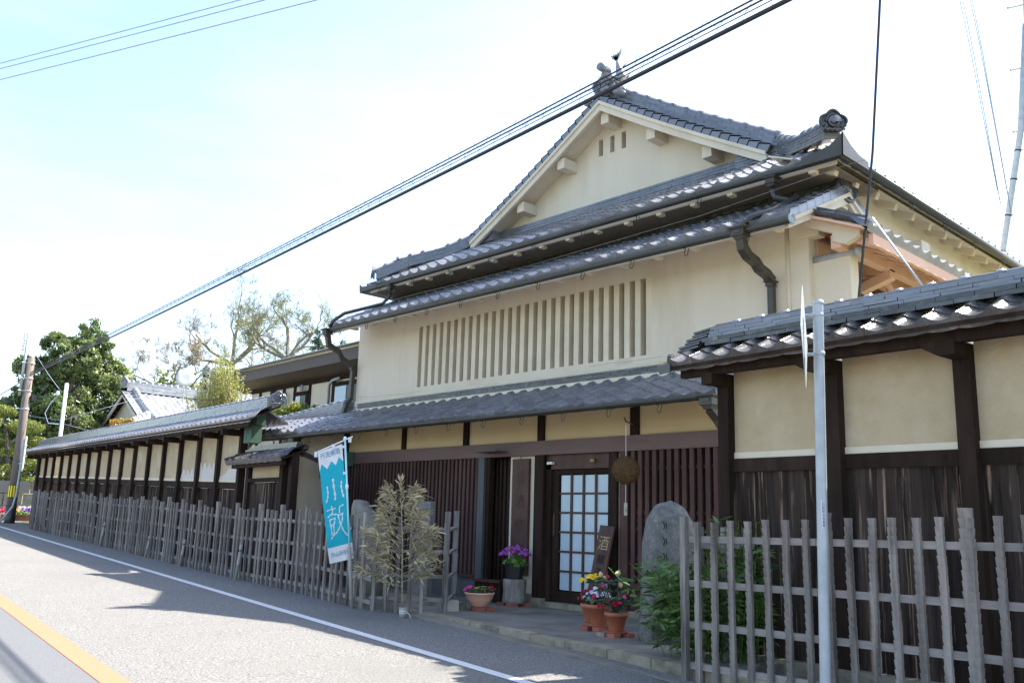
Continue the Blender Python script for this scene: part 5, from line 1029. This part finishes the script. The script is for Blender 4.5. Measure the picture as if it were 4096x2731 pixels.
mb = MB(); mb.lathe((-3.845, 9.15, 7.0), [(.012, 0), (.028, .03), (.028, .12), (.012, .16)], 8, (.1, -.1, 1)); tag(mb.build('cable_clamp', 'cable', None, True), 'black anchor clamp on the drop cable near the top edge', 'clamp')
wire([(-16.6, 9.0, 4.93), (-9.28, 9.0, 4.88), (-6.18, 9.0, 4.95), (-4.22, 9.0, 5.09), (-3.2, 11.57, 6.2), (-2.6, 13.2, 6.9)], .0028, 'thin silver wire stretched along the middle roof gutter', 'tablet', 'wire', name='stretched_wire')
wire([(-4.27, 9.6, 4.64), (-3.19, 8.2, 3.33)], .011, 'grey stay rod from the side eave to the right wall ridge', 'steel', 'stay', name='stay_rod')
for k, (a, b) in enumerate((((-4.50, 13.1, 10.5), (-4.12, 13.38, 6.0)), ((-4.44, 13.1, 10.5), (-4.10, 13.4, 5.8)), ((-4.36, 13.1, 10.6), (-4.0, 13.42, 5.9)), ((-4.32, 13.1, 10.6), (-3.98, 13.44, 5.6)))):
    wire([a, V(a).lerp(V(b), .5)+V((.02, 0, 0)), b], .008, ['leftmost of four pale wires falling beside the right pole', 'second of four pale wires falling beside the right pole', 'third of four pale wires falling beside the right pole', 'rightmost of four pale wires falling beside the right pole'][k], 'cable_b', 'wire', 'wires beside the right pole', name='overhead_wire')
# ================================================================== things in front of the house
random.seed(77)
# banner
B = thing('shop_banner', (-9.94, 6.70, 0), 'turquoise and white cloth banner with large white brush lettering on a pale pole', 'banner')
pb, pt = V((-9.93, 6.74, 0)), V((-10.204, 6.651, 2.178)); fr = V((.687, .727, 0))  # across, facing the viewer
mb = MB(); mb.tube([pb, pb.lerp(pt, .22), pb.lerp(pt, .36)], [.026, .024, .022], 9); mb.build('bamboo_foot', 'bamboo_grey', B, True)
for t in (.07, .15, .24): mb = MB(); mb.tube([pb.lerp(pt, t), pb.lerp(pt, t+.006)], .029, 9); mb.build('cane_joint', 'bamboo_grey', B)
mb = MB(); mb.tube([pb.lerp(pt, .35), pb.lerp(pt, .99)], .013, 9); mb.build('pole', 'pole_b', B, True)
mb = MB(); mb.lathe(pt-V((0, 0, .02)), [(.02, 0), (.022, .02), (.014, .045)], 10); mb.lathe(pb.lerp(pt, .71), [(.018, -.03), (.02, 0), (.018, .03)], 10, (pt-pb)); mb.build('pole_cap', 'white', B, True)
mb = MB(); mb.tube([(-10.472, 6.368, 1.972), (-10.135, 6.725, 2.205)], .009, 7); mb.build('cross_rod', 'white', B, True)
TL, TRc, BR, BL = V((-10.442, 6.399, 1.985)), V((-10.21, 6.645, 2.105)), V((-10.033, 6.832, .638)), V((-10.27, 6.582, .559))
nf = V((.727, -.687, 0)); TRc = TRc-fr*.03; BR = BR-fr*.035
def bp(u, v, lift=0): return TL.lerp(TRc, u).lerp(BL.lerp(BR, u), v)+nf*(lift+.022*math.sin(u*7+v*3)*(.3+v)+.012*math.sin(v*17+u*4))
def cloth(name, m, v0f, v1f, nu=14, nv=24):
    mb = MB()
    for j in range(nv+1):
        for i in range(nu+1): u = i/nu; v = v0f(u)+(v1f(u)-v0f(u))*j/nv; mb.v.append(tuple(bp(u, v)))
    mb.f = [(j*(nu+1)+i, j*(nu+1)+i+1, (j+1)*(nu+1)+i+1, (j+1)*(nu+1)+i) for j in range(nv) for i in range(nu)]
    return mb.build(name, m, B, True)
def zig(u):
    pts = [(0, .175), (.11, .115), (.30, .175), (.50, .115), (.66, .165), (.82, .10), (1, .155)]
    for (a, y0_), (b, y1_) in zip(pts, pts[1:]):
        if u <= b+1e-9: return y0_+(y1_-y0_)*(u-a)/(b-a)
    return .155
cl = cloth('cloth', 'cloth_b', zig, lambda u: .865, 42, 30); cloth('top_band', 'cloth_w', lambda u: 0, zig, 42, 6); cloth('bottom_band', 'cloth_w', lambda u: .865, lambda u: 1, 14, 6)
def bstroke(pts, w, m, name='lettering'):
    mb = MB(); P_ = []
    for (u0, v0), (u1, v1) in zip(pts, pts[1:]):
        for k in range(6): t = k/6; P_.append((u0+(u1-u0)*t, v0+(v1-v0)*t))
    P_.append(pts[-1]); n_ = len(P_); asp = .34/1.45
    for i, (u, v) in enumerate(P_):
        a, b = P_[max(0, i-1)], P_[min(n_-1, i+1)]; dx, dy = (b[0]-a[0])*.34, (b[1]-a[1])*1.45; l = math.hypot(dx, dy) or 1; ww = w*(.8+.35*math.sin(i*1.3+len(P_)))*(.75 if i in (0, n_-1) else 1)
        mb.v += [tuple(bp(u-dy/l*ww/.34, v+dx/l*ww/1.45, .004)), tuple(bp(u+dy/l*ww/.34, v-dx/l*ww/1.45, .004))]
    mb.f = [(2*i, 2*i+1, 2*i+3, 2*i+2) for i in range(n_-1)]; return mb.build(name, m, cl)
# the two large characters, stroke by stroke (photo pixels -> cloth coordinates)
def uv(x, y):                                   # x, y measured on the flat cloth, bilinear inverse
    q = (x, y); u, v = .5, .5; c4 = ((67, 200), (380, 100), (530, 1485), (205, 1550))
    for _ in range(12):
        X = [(1-v)*((1-u)*c4[0][k]+u*c4[1][k])+v*((1-u)*c4[3][k]+u*c4[2][k]) for k in (0, 1)]; du = [(1-v)*(c4[1][k]-c4[0][k])+v*(c4[2][k]-c4[3][k]) for k in (0, 1)]; dv = [(1-u)*(c4[3][k]-c4[0][k])+u*(c4[2][k]-c4[1][k]) for k in (0, 1)]
        e = (q[0]-X[0], q[1]-X[1]); D_ = du[0]*dv[1]-du[1]*dv[0]; u += (e[0]*dv[1]-e[1]*dv[0])/D_; v += (du[0]*e[1]-du[1]*e[0])/D_
    return u, v
for w, st in ((.014, [(262, 525), (272, 620), (290, 740), (285, 790)]), (.010, [(187, 620), (200, 700), (195, 760), (178, 825)]), (.013, [(378, 555), (372, 620), (385, 690), (405, 755)]),
              (.009, [(180, 920), (240, 895), (292, 885)]), (.010, [(238, 858), (250, 905), (243, 965)]), (.010, [(190, 1000), (225, 965), (300, 958), (345, 972), (400, 940)]), (.009, [(215, 1025), (222, 1085), (235, 1095), (275, 1075)]), (.009, [(215, 1025), (285, 1005), (270, 1080)]),
              (.009, [(228, 1095), (248, 1210)]), (.009, [(262, 1085), (275, 1200)]), (.010, [(235, 1255), (262, 1215), (310, 1175), (350, 1110), (385, 1040), (392, 945)]), (.010, [(345, 940), (342, 895), (350, 862), (405, 840)]), (.010, [(325, 970), (355, 1060), (400, 1150), (440, 1200), (462, 1210)])):
    bstroke([uv(*q) for q in st], w, 'cloth_w')
def btext(s, u0, v0, u1, v1, size):
    n_ = len(s)
    for i, ch in enumerate(s):
        t = (i+.5)/n_; u, v = u0+(u1-u0)*t, v0+(v1-v0)*t; o = bp(u, v, .016); ux = (TRc-TL).lerp(BR-BL, v).normalized(); text(ch, size*1.15, 'ink', o, ux, (TL-BL).normalized(), cl, sx=.85)
btext('丹波美酒', .10, .072, .90, .068, .072); btext('西山酒造場', .06, .948, .92, .942, .055)
for v in (.025, .26, .50, .745, .965):
    a = bp(1, v); tt = (2.178-a.z)/2.178; q = pt.lerp(pb, tt); mb = MB(); d = (q-a); d.z = 0; mb.prism([a-d.normalized()*.02+V((0, 0, -.018)), q+d.normalized()*.014+V((0, 0, -.018)), q+d.normalized()*.014+V((0, 0, .018)), a-d.normalized()*.02+V((0, 0, .018))], nf*.006); mb.build('loop', 'cloth_w', B)
for t in (.04, .5, .93): a = V((-10.472, 6.368, 1.972)).lerp(V((-10.135, 6.725, 2.205)), t); mb = MB(); mb.obox(a-V((0, 0, .025)), fr, nf, (0, 0, 1), .04, .02, .07); mb.build('loop', 'cloth_w', B)
# standing stones behind the fence
def rough_slab(name, c, rgt_, outline, thick, m, label, cat, seed, par_name='slab'):
    r_ = random.Random(seed); c = V(c); f_ = V((-rgt_.y, rgt_.x, 0)); t = thing(name, tuple(c), label, cat); mb = MB(); rings = []
    for k, (sc, off) in enumerate(((.80, -.5), (.97, -.35), (1, 0), (.97, .35), (.80, .5))): rings.append([c+rgt_*(x*sc+r_.uniform(-.008, .008))+V((0, 0, max(z*((sc+1)/2), 0)+r_.uniform(-.008, .008)))+f_*(off*thick) for x, z in outline])
    n_ = len(outline)
    for rg_ in rings: mb.v += [tuple(q) for q in rg_]
    for k in range(4): mb.f += [(k*n_+i, k*n_+(i+1) % n_, (k+1)*n_+(i+1) % n_, (k+1)*n_+i) for i in range(n_)]
    mb.f += [tuple(range(n_-1, -1, -1)), tuple(range(4*n_, 5*n_))]; mb.build(par_name, m, t, True); return t
rs = V((.727, .687, 0)) if False else V((.687, .727, 0))
rough_slab('standing_stone', (-11.25, 7.9, 0), V((1, 0, 0)), [(-.42, 0), (-.46, .5), (-.44, 1.0), (-.42, 1.36), (-.38, 1.43), (-.30, 1.42), (-.12, 1.27), (.08, 1.16), (.20, 1.02), (.33, .82), (.36, .5), (.36, 0)], .30, 'stone_b', 'leaf shaped weathered standing stone behind the fence right of the banner', 'stone', 4)
tb = thing('stone_tablet', (-10.2, 8.0, 0), 'tall thin rectangular stone tablet engraved with dark brush characters behind the dry bamboo', 'stone tablet'); mb = MB(); mb.box((-10.40, 7.97, .0), (-9.98, 8.05, 1.405)); mb.build('slab', 'tablet', tb)
hb_ = MB(); hb_.box((-10.75, 7.85, .03), (-9.1, 7.93, .13)); tag(hb_.build('stone_curb', 'kerb', porch))
for i, ch in enumerate('新しき年は'[:5]): text(ch, .17 if i == 0 else .13, 'black', (-10.09, 7.965, 1.17-.19*i), (1, 0, 0), (0, 0, 1), tb, sx=.75)
for i, ch in enumerate('竹林の春に'[:5]): text(ch, .10, 'black', (-10.30, 7.965, 1.12-.17*i), (1, 0, 0), (0, 0, 1), tb, sx=.7)
# dry bamboo branch standing in a small bamboo cup
D = thing('dry_bamboo', (-8.95, 6.82, 0), 'dry beige bamboo branch with narrow leaves standing in a tied bamboo cup', 'plant'); mb = MB(); b0 = V((-8.95, 6.80, .02)); rg = V((.70, .71, 0)); fw_ = V((.71, -.70, 0))
stem = [b0, b0-rg*.03+V((0, 0, .45)), b0-rg*.05+V((0, 0, .9)), b0-rg*.09+V((0, 0, 1.35)), b0-rg*.10+V((0, 0, 1.62))]; mb.tube(stem, [.011, .010, .008, .005, .002], 7); mb.build('stem', 'leaf_dry', D, True)
mb = MB(); P = []; Dr = []
def stem_at(z):
    for a, b in zip(stem, stem[1:]):
        if z <= b.z: return a.lerp(b, (z-a.z)/(b.z-a.z))
    return stem[-1]
for k in range(30):
    z = .36+1.12*(k/29)**.9; sgn = (-1, 1)[k % 2]; L_ = (.50*(1-(z-.36)/1.35)**.85+.05)*random.uniform(.8, 1.1); rise = random.uniform(.28, .62); s0 = stem_at(z); d = (rg*sgn*random.uniform(.6, 1)+fw_*random.uniform(-.75, .75)).normalized(); e = s0+d*L_+V((0, 0, L_*rise)); mid = s0.lerp(e, .5)-V((0, 0, .03)); mb.tube([s0, mid, e], [.004, .003, .0012], 4, cap=False)
    for j in range(int(120*L_)+10):
        t = .15+.85*random.random()**.75; q = s0.lerp(mid, t*2) if t < .5 else mid.lerp(e, t*2-1); q = q+V([random.gauss(0, .016+.02*(1-t)) for _ in range(3)]); ld = (d*.85+V((0, 0, random.uniform(-.25, 1.0)))+V([random.gauss(0, .42) for _ in range(3)])).normalized(); P.append(q); Dr.append(ld)
for k in range(60): q = stem_at(1.25+.36*random.random()); P.append(q); Dr.append((V((random.gauss(0, .4), random.gauss(0, .4), 1))).normalized())
mb.build('twig', 'leaf_dry', D)
def blade_mesh(P, Dr, L0, W0, m, name, par):
    vs = []; fs = []
    for q, d in zip(P, Dr):
        L_ = L0*random.uniform(.6, 1.3); w = W0*random.uniform(.7, 1.2); sd = d.cross(V([random.gauss(0, 1) for _ in range(3)])).normalized(); b = len(vs); dr = V((0, 0, -L_*random.uniform(.0, .22)))
        vs += [q, q+d*L_*.35+sd*w, q+d*L_*.35-sd*w, q+d*L_*.72+sd*w*.7+dr*.5, q+d*L_*.72-sd*w*.7+dr*.5, q+d*L_+dr]; fs += [(b, b+1, b+2, b), (b+1, b+3, b+4, b+2), (b+3, b+5, b+4, b+3)]
    me = bpy.data.meshes.new(name); o0 = V(ORG[par.name]); me.from_pydata([tuple(v-o0) for v in vs], [], [tuple(dict.fromkeys(f_)) for f_ in fs]); me.materials.append(MT[m]); o = bpy.data.objects.new(name, me); COL.objects.link(o); o.parent = par; ORG[o.name] = tuple(o0); return o
blade_mesh(P, Dr, .115, .0105, 'leaf_dry', 'leaves', D)
mb = MB(); mb.lathe(b0-V((0, 0, .02)), [(.042, 0), (.045, .12), (.036, .12), (.034, .02)], 14); mb.build('bamboo_cup', 'bamboo_grey', D, True)
for z in (.05, .075): mb = MB(); mb.lathe(b0+V((0, 0, z-.02)), [(.046, 0), (.050, .004), (.046, .008)], 14); mb.build('white_tie', 'white', D)
mb = MB(); mb.tube([b0+rg*.04+V((0, 0, .05)), b0+rg*.08+V((0, 0, .02)), b0+rg*.10+V((0, 0, -.02))], .004, 5); mb.build('tie_end', 'white', D)
sb = thing('stone_block', (-9.15, 7.68, .03), 'small pale square stone block on the porch corner beside the last fence post', 'stone block'); mb = MB(); mb.prism([(-9.27, 7.66, .03), (-9.10, 7.56, .03), (-8.98, 7.70, .03), (-9.14, 7.80, .03)], (0, 0, .13)); mb.build('block', 'block', sb)
# flowers
def petal_me(nm, r_, n_=5, cup=.35):
    mb = MB()
    for k in range(n_):
        a = 2*PI*k/n_; w = PI/n_*.95; mb.add([(0, 0, 0), (r_*.7*math.cos(a-w), r_*.7*math.sin(a-w), r_*cup), (r_*math.cos(a), r_*math.sin(a), r_*cup*1.2), (r_*.7*math.cos(a+w), r_*.7*math.sin(a+w), r_*cup)], [(0, 1, 2, 3)])
    return rawmesh('flower', mb, nm)
def flowers(par, c, rx, ry, z0, z1, n_, nm, r_, face=(.5, -.6, .6), centre=None, cup=.35):
    me = petal_me('fl_'+nm, r_, 5, cup)
    for _ in range(n_):
        a, rr = random.uniform(0, 2*PI), math.sqrt(random.random()); t = 1-rr*rr*.7; q = V((c[0]+rx*rr*math.cos(a), c[1]+ry*rr*math.sin(a), z0+(z1-z0)*t*random.uniform(.75, 1)))
        d = (V(face)+V([random.gauss(0, .35) for _ in range(3)])+V((math.cos(a), math.sin(a), 0))*.5*rr).normalized(); sd = d.orthogonal().normalized(); place('flower', me, par, frame(q, sd, d.cross(sd), d))
def pot(par, c, r0, r1, h, m='terra', rim=True, name='pot', n_=22):
    mb = MB(); pr = [(r0*.9, 0), (r0, .01), (r1*.96, h*.80), (r1*(1.08 if rim else 1), h*.80), (r1*(1.10 if rim else 1.02), h), (r1*.95, h), (r1*.9, h*.86), (0.01, h*.86)]
    mb.lathe(c, pr, n_); return mb.build(name, m, par, True)
def bricks(c, offs, z=.03):
    for k, (dx, dy, a) in enumerate(offs):
        pass
# pink bowl of primulas
PB = thing('flower_bowl', (-8.93, 8.0, .03), 'pink plastic bowl of magenta, yellow and white primulas on red bricks', 'potted plant'); c = V((-8.93, 8.0, .09))
mb = MB(); mb.lathe(c-V((0, 0, .06)), [(.10, 0), (.11, .05), (.085, .06)], 18); mb.build('stand', 'brick', PB); mb = MB(); mb.lathe(c, [(.10, 0), (.105, .015), (.12, .03), (.165, .09), (.185, .145), (.195, .15), (.195, .17), (.175, .17), (.16, .12), (.02, .12)], 26); mb.build('bowl', 'terra_pink', PB, True)
mb = MB(); mb.box((-8.86, 8.02, .03), (-8.74, 8.12, .08)); mb.build('brick', 'brick', PB)
leaves('foliage', clump_pts((c.x, c.y, .28), .17, .05, 350, .1), .03, 'leaf_dk', PB, .6)
for nm, dx, dy, n_ in (('pink', -.10, -.08, 26), ('yellow', .03, -.03, 22), ('white', -.03, .08, 16), ('red', .12, .08, 9)): flowers(PB, (c.x+dx, c.y+dy), .075, .075, .26, .33, n_, nm, .019)
# stump with black pot of purple cyclamen
ST = thing('tree_stump', (-9.25, 8.95, .03), 'grey barky log stump used as a plant stand on red bricks', 'stump'); mb = MB(); N = 26; c = V((-9.25, 8.93, 0))
for z, k_ in ((.07, 1.08), (.12, 1.0), (.22, .94), (.32, .98), (.385, .97)):
    mb.v += [(c.x+(.155+.012*math.sin(i*2.1)+.008*math.sin(i*5.3))*k_*math.cos(2*PI*i/N), c.y+(.155+.012*math.sin(i*2.1)+.008*math.sin(i*5.3))*k_*math.sin(2*PI*i/N), z) for i in range(N)]
mb.f = [(r_*N+i, r_*N+(i+1) % N, (r_+1)*N+(i+1) % N, (r_+1)*N+i) for r_ in range(4) for i in range(N)]+[tuple(range(4*N, 5*N)), tuple(range(N-1, -1, -1))]; mb.build('log', 'stump', ST, True)
for dx, dy in ((-.12, -.10), (.08, -.12), (.1, .1), (-.1, .1)): mb = MB(); mb.box((c.x+dx-.07, c.y+dy-.05, .03), (c.x+dx+.07, c.y+dy+.05, .07)); mb.build('brick', 'brick', ST)
BP = thing('potted_cyclamen', (-9.25, 8.93, .385), 'black hexagonal pot of bright purple flowers standing on the log stump', 'potted plant'); c = V((-9.25, 8.93, .385))
mb = MB(); mb.lathe(c, [(.125, 0), (.13, .012), (.10, .015), (.105, .02), (.15, .19), (.155, .21), (.14, .21), (.13, .18), (.01, .18)], 6); mb.build('pot', 'gutter', BP)
leaves('foliage', clump_pts((c.x, c.y, .60), .17, .055, 420, .2), .036, 'leaf_lt', BP, .8); flowers(BP, (c.x, c.y), .22, .22, .66, .84, 130, 'purple', .018, face=(.4, -.5, .5), cup=.7); flowers(BP, (c.x, c.y), .2, .2, .66, .80, 40, 'pink', .015, cup=.7)
mb = MB()
for k in range(40): a, rr = random.uniform(0, 2*PI), random.uniform(.02, .18); mb.tube([c+V((0, 0, .2)), c+V((rr*math.cos(a), rr*math.sin(a), .38))], .0025, 3, cap=False)
tag(mb.build('stalks', 'leaf_lt', BP), kind='stuff')
bx = thing('wooden_box', (-9.95, 9.1, .03), 'dark old wooden box bench against the black lattice behind the stump', 'box'); mb = MB(); mb.box((-10.14, 8.98, .03), (-9.60, 9.16, .30)); mb.build('body', 'wood_dark', bx); mb = MB(); mb.box((-10.16, 8.95, .303), (-9.58, 9.17, .335)); mb.build('lid', 'sign_wood', bx)
# big pot of violas, small pot behind, rhododendron pot
V1 = thing('viola_pot', (-6.68, 7.72, .03), 'large terracotta pot of yellow and white violas with dark red foliage', 'potted plant'); c = V((-6.66, 7.70, .10))
pot(V1, c, .085, .145, .21, rim=False); mb = MB(); mb.lathe(c-V((0, 0, .02)), [(.10, 0), (.12, .02), (.11, .02)], 20); mb.build('saucer', 'terra', V1, True)
for dx, dy in ((-.08, -.09), (.05, -.05), (-.03, .09)): mb = MB(); mb.box((c.x+dx-.05, c.y+dy-.05, .03), (c.x+dx+.05, c.y+dy+.05, .08)); mb.build('brick', 'brick', V1)
leaves('foliage', clump_pts((c.x-.03, c.y, .37), .17, .08, 500, .2), .022, 'leaf_dk', V1, .6); leaves('red_foliage', clump_pts((c.x-.10, c.y-.02, .38), .10, .09, 420, .2), .018, 'fl_darkred', V1, .6)
flowers(V1, (c.x-.05, c.y-.02), .17, .15, .50, .62, 56, 'yellow', .020); flowers(V1, (c.x+.05, c.y-.06), .13, .11, .36, .50, 40, 'white', .019); flowers(V1, (c.x+.0, c.y-.10), .12, .06, .34, .46, 22, 'lilac', .018); flowers(V1, (c.x-.14, c.y-.08), .07, .07, .30, .46, 26, 'red', .012)
V2 = thing('small_pot', (-7.0, 7.95, .03), 'plain terracotta pot half hidden behind the viola pot', 'potted plant'); pot(V2, (-6.95, 7.92, .08), .075, .115, .20); mb = MB(); mb.box((-7.03, 7.84, .03), (-6.9, 7.94, .08)); mb.build('brick', 'brick', V2); leaves('foliage', clump_pts((-6.95, 7.92, .36), .10, .07, 160, .2), .025, 'leaf_dk', V2, .5)
V3 = thing('rhododendron_pot', (-6.22, 7.5, .03), 'terracotta pot of budding rhododendron with pink buds before the boulder', 'potted plant'); c = V((-6.24, 7.5, .08))
pot(V3, c, .075, .115, .19); mb = MB(); mb.lathe(c-V((0, 0, .015)), [(.10, 0), (.125, .015), (.11, .015)], 20); mb.build('saucer', 'terra', V3, True)
for dx, dy, a in ((-.10, -.10, 0), (.04, -.10, 0), (.10, .06, 0)): mb = MB(); mb.box((c.x+dx-.045, c.y+dy-.05, .03), (c.x+dx+.06, c.y+dy+.04, .068)); mb.build('brick', ('kerb' if dx == -.10 else 'brick'), V3)
mb = MB(); heads = []
for k in range(17):
    a = random.uniform(0, 2*PI); rr = random.uniform(.05, .24); tp = c+V((rr*math.cos(a)*.9-.06, rr*math.sin(a)*.9-.02, random.uniform(.24, .56))); mb.tube([c+V((0, 0, .17)), c.lerp(tp, .6)+V((0, 0, .04)), tp], .005, 4, cap=False); heads.append(tp)
mb.build('branch', 'bark', V3)
P, Dr = [], []
for tp in heads:
    for j in range(9): a = 2*PI*j/9+random.random(); P.append(tp-V((0, 0, .01))); Dr.append(V((math.cos(a), math.sin(a), random.uniform(-.35, .25))).normalized())
blade_mesh(P, Dr, .11, .017, 'leaf_dk', 'leaf_whorl', V3)
for k, tp in enumerate(heads[:11]):
    mb = MB(); mb.lathe(tp, [(.008, 0), (.022, .015), (.024, .032), (.012, .052), (.003, .06)], 8, (random.gauss(0, .2), random.gauss(0, .2), 1)); mb.build('bud', ('fl_cream', 'fl_crimson', 'fl_pink')[k % 3], V3, True)
for tp in (c+V((-.10, -.10, .40)), c+V((.10, -.12, .26)), c+V((-.16, -.06, .22))): flowers(V3, (tp.x, tp.y), .03, .03, tp.z, tp.z+.04, 9, 'crimson', .022, cup=.8)
# leaning board with gilded character
LB = thing('leaning_board', (-7.9, 8.95, .1), 'dark wooden signboard with gold outlined character leaning by the entrance door', 'signboard')
b0, b1 = V((-7.80, 8.88, .06)), V((-7.72, 9.10, 1.14)); upb_ = (b1-b0).normalized(); sdx = V((1, 0, 0)); sdx = (sdx-upb_*sdx.dot(upb_)).normalized(); nb = sdx.cross(upb_)
mb = MB(); mb.obox((b0+b1)/2, sdx, upb_, nb, .24, (b1-b0).length, .03); mb.build('board', 'sign_wood', LB)
text('酒', .20, 'gold', b1-upb_*.30+nb*.019 if nb.y < 0 else b1-upb_*.30+nb*.019, sdx, upb_, LB, sx=.9)
for i, ch in enumerate('醸造元'): text(ch, .13, 'black', b1-upb_*(.48+.17*i)+nb*.019, sdx, upb_, LB)
HB = thing('hanging_board', (-9.46, FY-.04, .5), 'tall dark reddish hanging signboard with faint characters beside the door post', 'signboard'); mb = MB(); mb.box((-9.63, FY-.03, .42), (-9.29, FY+.015, 2.06)); mb.build('board', 'sign_wood', HB)
for i, ch in enumerate('清酒醸造'): text(ch, .20, 'wood_beam' if False else 'wood_red', (-9.46, FY-.034, 1.72-.34*i), (1, 0, 0), (0, 0, 1), HB)
mb = MB(); mb.tube([(-9.46, FY-.02, 2.05), (-9.46, FY-.03, 2.09)], .008, 5); mb.build('hook', 'gutter', HB)
# cedar ball
CBL = thing('cedar_ball', (-7.02, 8.6, 1.81), 'round brown cedar leaf ball hanging from the eave before the entrance', 'cedar ball'); c = V((-7.02, 8.6, 1.81))
pts = rng.normal(size=(5200, 3)); pts /= np.linalg.norm(pts, axis=1)[:, None]; mb = MB(); mb.lathe(c, [(.165*math.sin(PI*i/14)+.001, -.165*math.cos(PI*i/14)) for i in range(15)], 28); mb.build('core', 'ball', CBL, True)
P = [c+V(q)*.160 for q in pts]; Dr = [(V(q)+V([random.gauss(0, .5) for _ in range(3)])).normalized() for q in pts]; blade_mesh(P, Dr, .016, .0028, 'ball', 'cedar_sprig_run', CBL)['kind'] = 'stuff'
mb = MB(); mb.tube([c+V((0, 0, .16)), (-7.02, 8.60, 2.36)], .004, 5); mb.tube([c-V((0, 0, .16)), c-V((0, 0, .40))], .003, 5); mb.build('cord', 'cloth_w', CBL)
mb = MB(); mb.box((c.x-.022, c.y-.006, 1.27), (c.x+.022, c.y+.006, 1.42)); tg = mb.build('wooden_tag', 'block', CBL); text('小鼓', .026, 'black', (c.x, c.y-.008, 1.345), (0, 0, -1), (1, 0, 0), tg)
mb = MB(); mb.tube([(-7.35, FY-.03, 2.42), (-7.2, 8.9, 2.42), (-7.02, 8.6, 2.40), (-7.02, 8.57, 2.45)], .01, 5); mb.build('iron_hook', 'gutter', CBL)
# boulder with faint engraved marks
BO = rough_slab('inscribed_boulder', (-5.66, 7.62, 0), V((.60, .80, 0)), [(-.27, 0), (-.30, .10), (-.27, .35), (-.255, .7), (-.245, 1.0), (-.20, 1.24), (-.11, 1.37), (.02, 1.42), (.13, 1.36), (.21, 1.22), (.25, .95), (.27, .6), (.28, .3), (.27, 0)], .42, 'stone', 'tall rounded grey granite boulder with faint engraving standing beside the entrance', 'boulder', 9, 'stone')
for i in range(6):
    mb = MB(); z = 1.16-.15*i; q = V((-5.66, 7.62, 0))+V((.80, -.60, 0))*.208+V((.60, .80, 0))*(-.10)
    for (a, b), (a2, b2) in (((-.02, .04), (.0, .0)), ((.0, .0), (-.015, -.04)), ((.01, .03), (.02, -.03))): mb.tube([q+V((.60, .80, 0))*a+V((0, 0, z+b)), q+V((.60, .80, 0))*a2+V((0, 0, z+b2))], .006, 5)
    mb.build('engraving', 'black', BO)
mb = MB(); q = V((-5.66, 7.62, .34))+V((.80, -.60, 0))*.196+V((.60, .80, 0))*-.17; mb.obox(q, (.60, .80, 0), (.80, -.60, 0), (0, 0, 1), .025, .01, .11); mb.build('sticker', 'white', BO)
# bamboo grass between boulder and fence
SG = thing('bamboo_grass', (-5.05, 7.1, 0), 'dense green bamboo grass between the boulder and the right fence', 'plant'); P, Dr = [], []; mb = MB()
for k in range(150):
    bx_, by_ = -4.76+random.gauss(0, .14), 7.08+random.gauss(0, .2); h = random.uniform(.3, .95)*(1-.25*abs(bx_+4.9)); ln = V((-.24+random.gauss(0, .26), -.20+random.gauss(0, .25), 0)); tp = V((bx_, by_, h))+ln*h; b_ = V((bx_, by_, -.05)); mid = b_.lerp(tp, .5)+V((0, 0, .08)); mb.tube([b_, mid, tp], .003, 3, cap=False)
    for j in range(17): t = .25+.75*random.random(); q = b_.lerp(mid, t*2) if t < .5 else mid.lerp(tp, t*2-1); a = random.uniform(0, 2*PI); (q.x > -5.22 or q.z > .45) and (P.append(q), Dr.append((V((math.cos(a)-.25, math.sin(a)-.2, random.uniform(-.45, .35)))).normalized()))
mb.build('stems', 'leaf_lt', SG)['kind'] = 'stuff'; blade_mesh(P, Dr, .13, .014, 'leaf_sasa', 'blades', SG)
SG2 = thing('bamboo_grass', (-4.55, 7.05, 0), 'taller bamboo grass behind the first pickets of the right fence', 'plant'); P, Dr = [], []; mb = MB()
for k in range(60):
    bx_, by_ = -4.50+random.gauss(0, .12), 7.05+random.gauss(0, .15); h = random.uniform(.5, 1.25); tp = V((bx_+random.gauss(0, .12), by_+random.gauss(0, .12), h)); b_ = V((bx_, by_, -.05)); mb.tube([b_, tp], .003, 3, cap=False)
    for j in range(14): q = b_.lerp(tp, .3+.7*random.random()); a = random.uniform(0, 2*PI); P.append(q); Dr.append(V((math.cos(a), math.sin(a), random.uniform(-.3, .5))).normalized())
mb.build('stems', 'leaf_lt', SG2)['kind'] = 'stuff'; blade_mesh(P, Dr, .15, .014, 'leaf_sasa', 'blades', SG2)
PQ = thing('wall_plaque', (-13.83, FY-.1, 2.2), 'small green metal plaque at the left end of the red beam above the banner', 'plaque'); mb = MB(); mb.box((-14.0, FY-.085, 2.06), (-13.72, FY-.058, 2.31)); mb.build('plate', 'copper', PQ)
for i, s_ in enumerate(('酒造組合', '西山酒造場', 'No.12')): text(s_, .045, 'leaf_dk', (-13.86, FY-.088, 2.235-.06*i), (1, 0, 0), (0, 0, 1), PQ)
mt = thing('drain_cover', (-7.55, 8.45, .03), 'dark oval stain coloured drain cover flat on the porch floor', 'drain cover'); mb = MB(); mb.lathe((-7.55, 8.3, .031), [(.26, 0), (.26, .005), (.24, .008)], 24); mb.v = [(a, 8.3+(b-8.3)*.55, cc) for a, b, cc in mb.v]; mb.build('cover', 'tablet', mt)
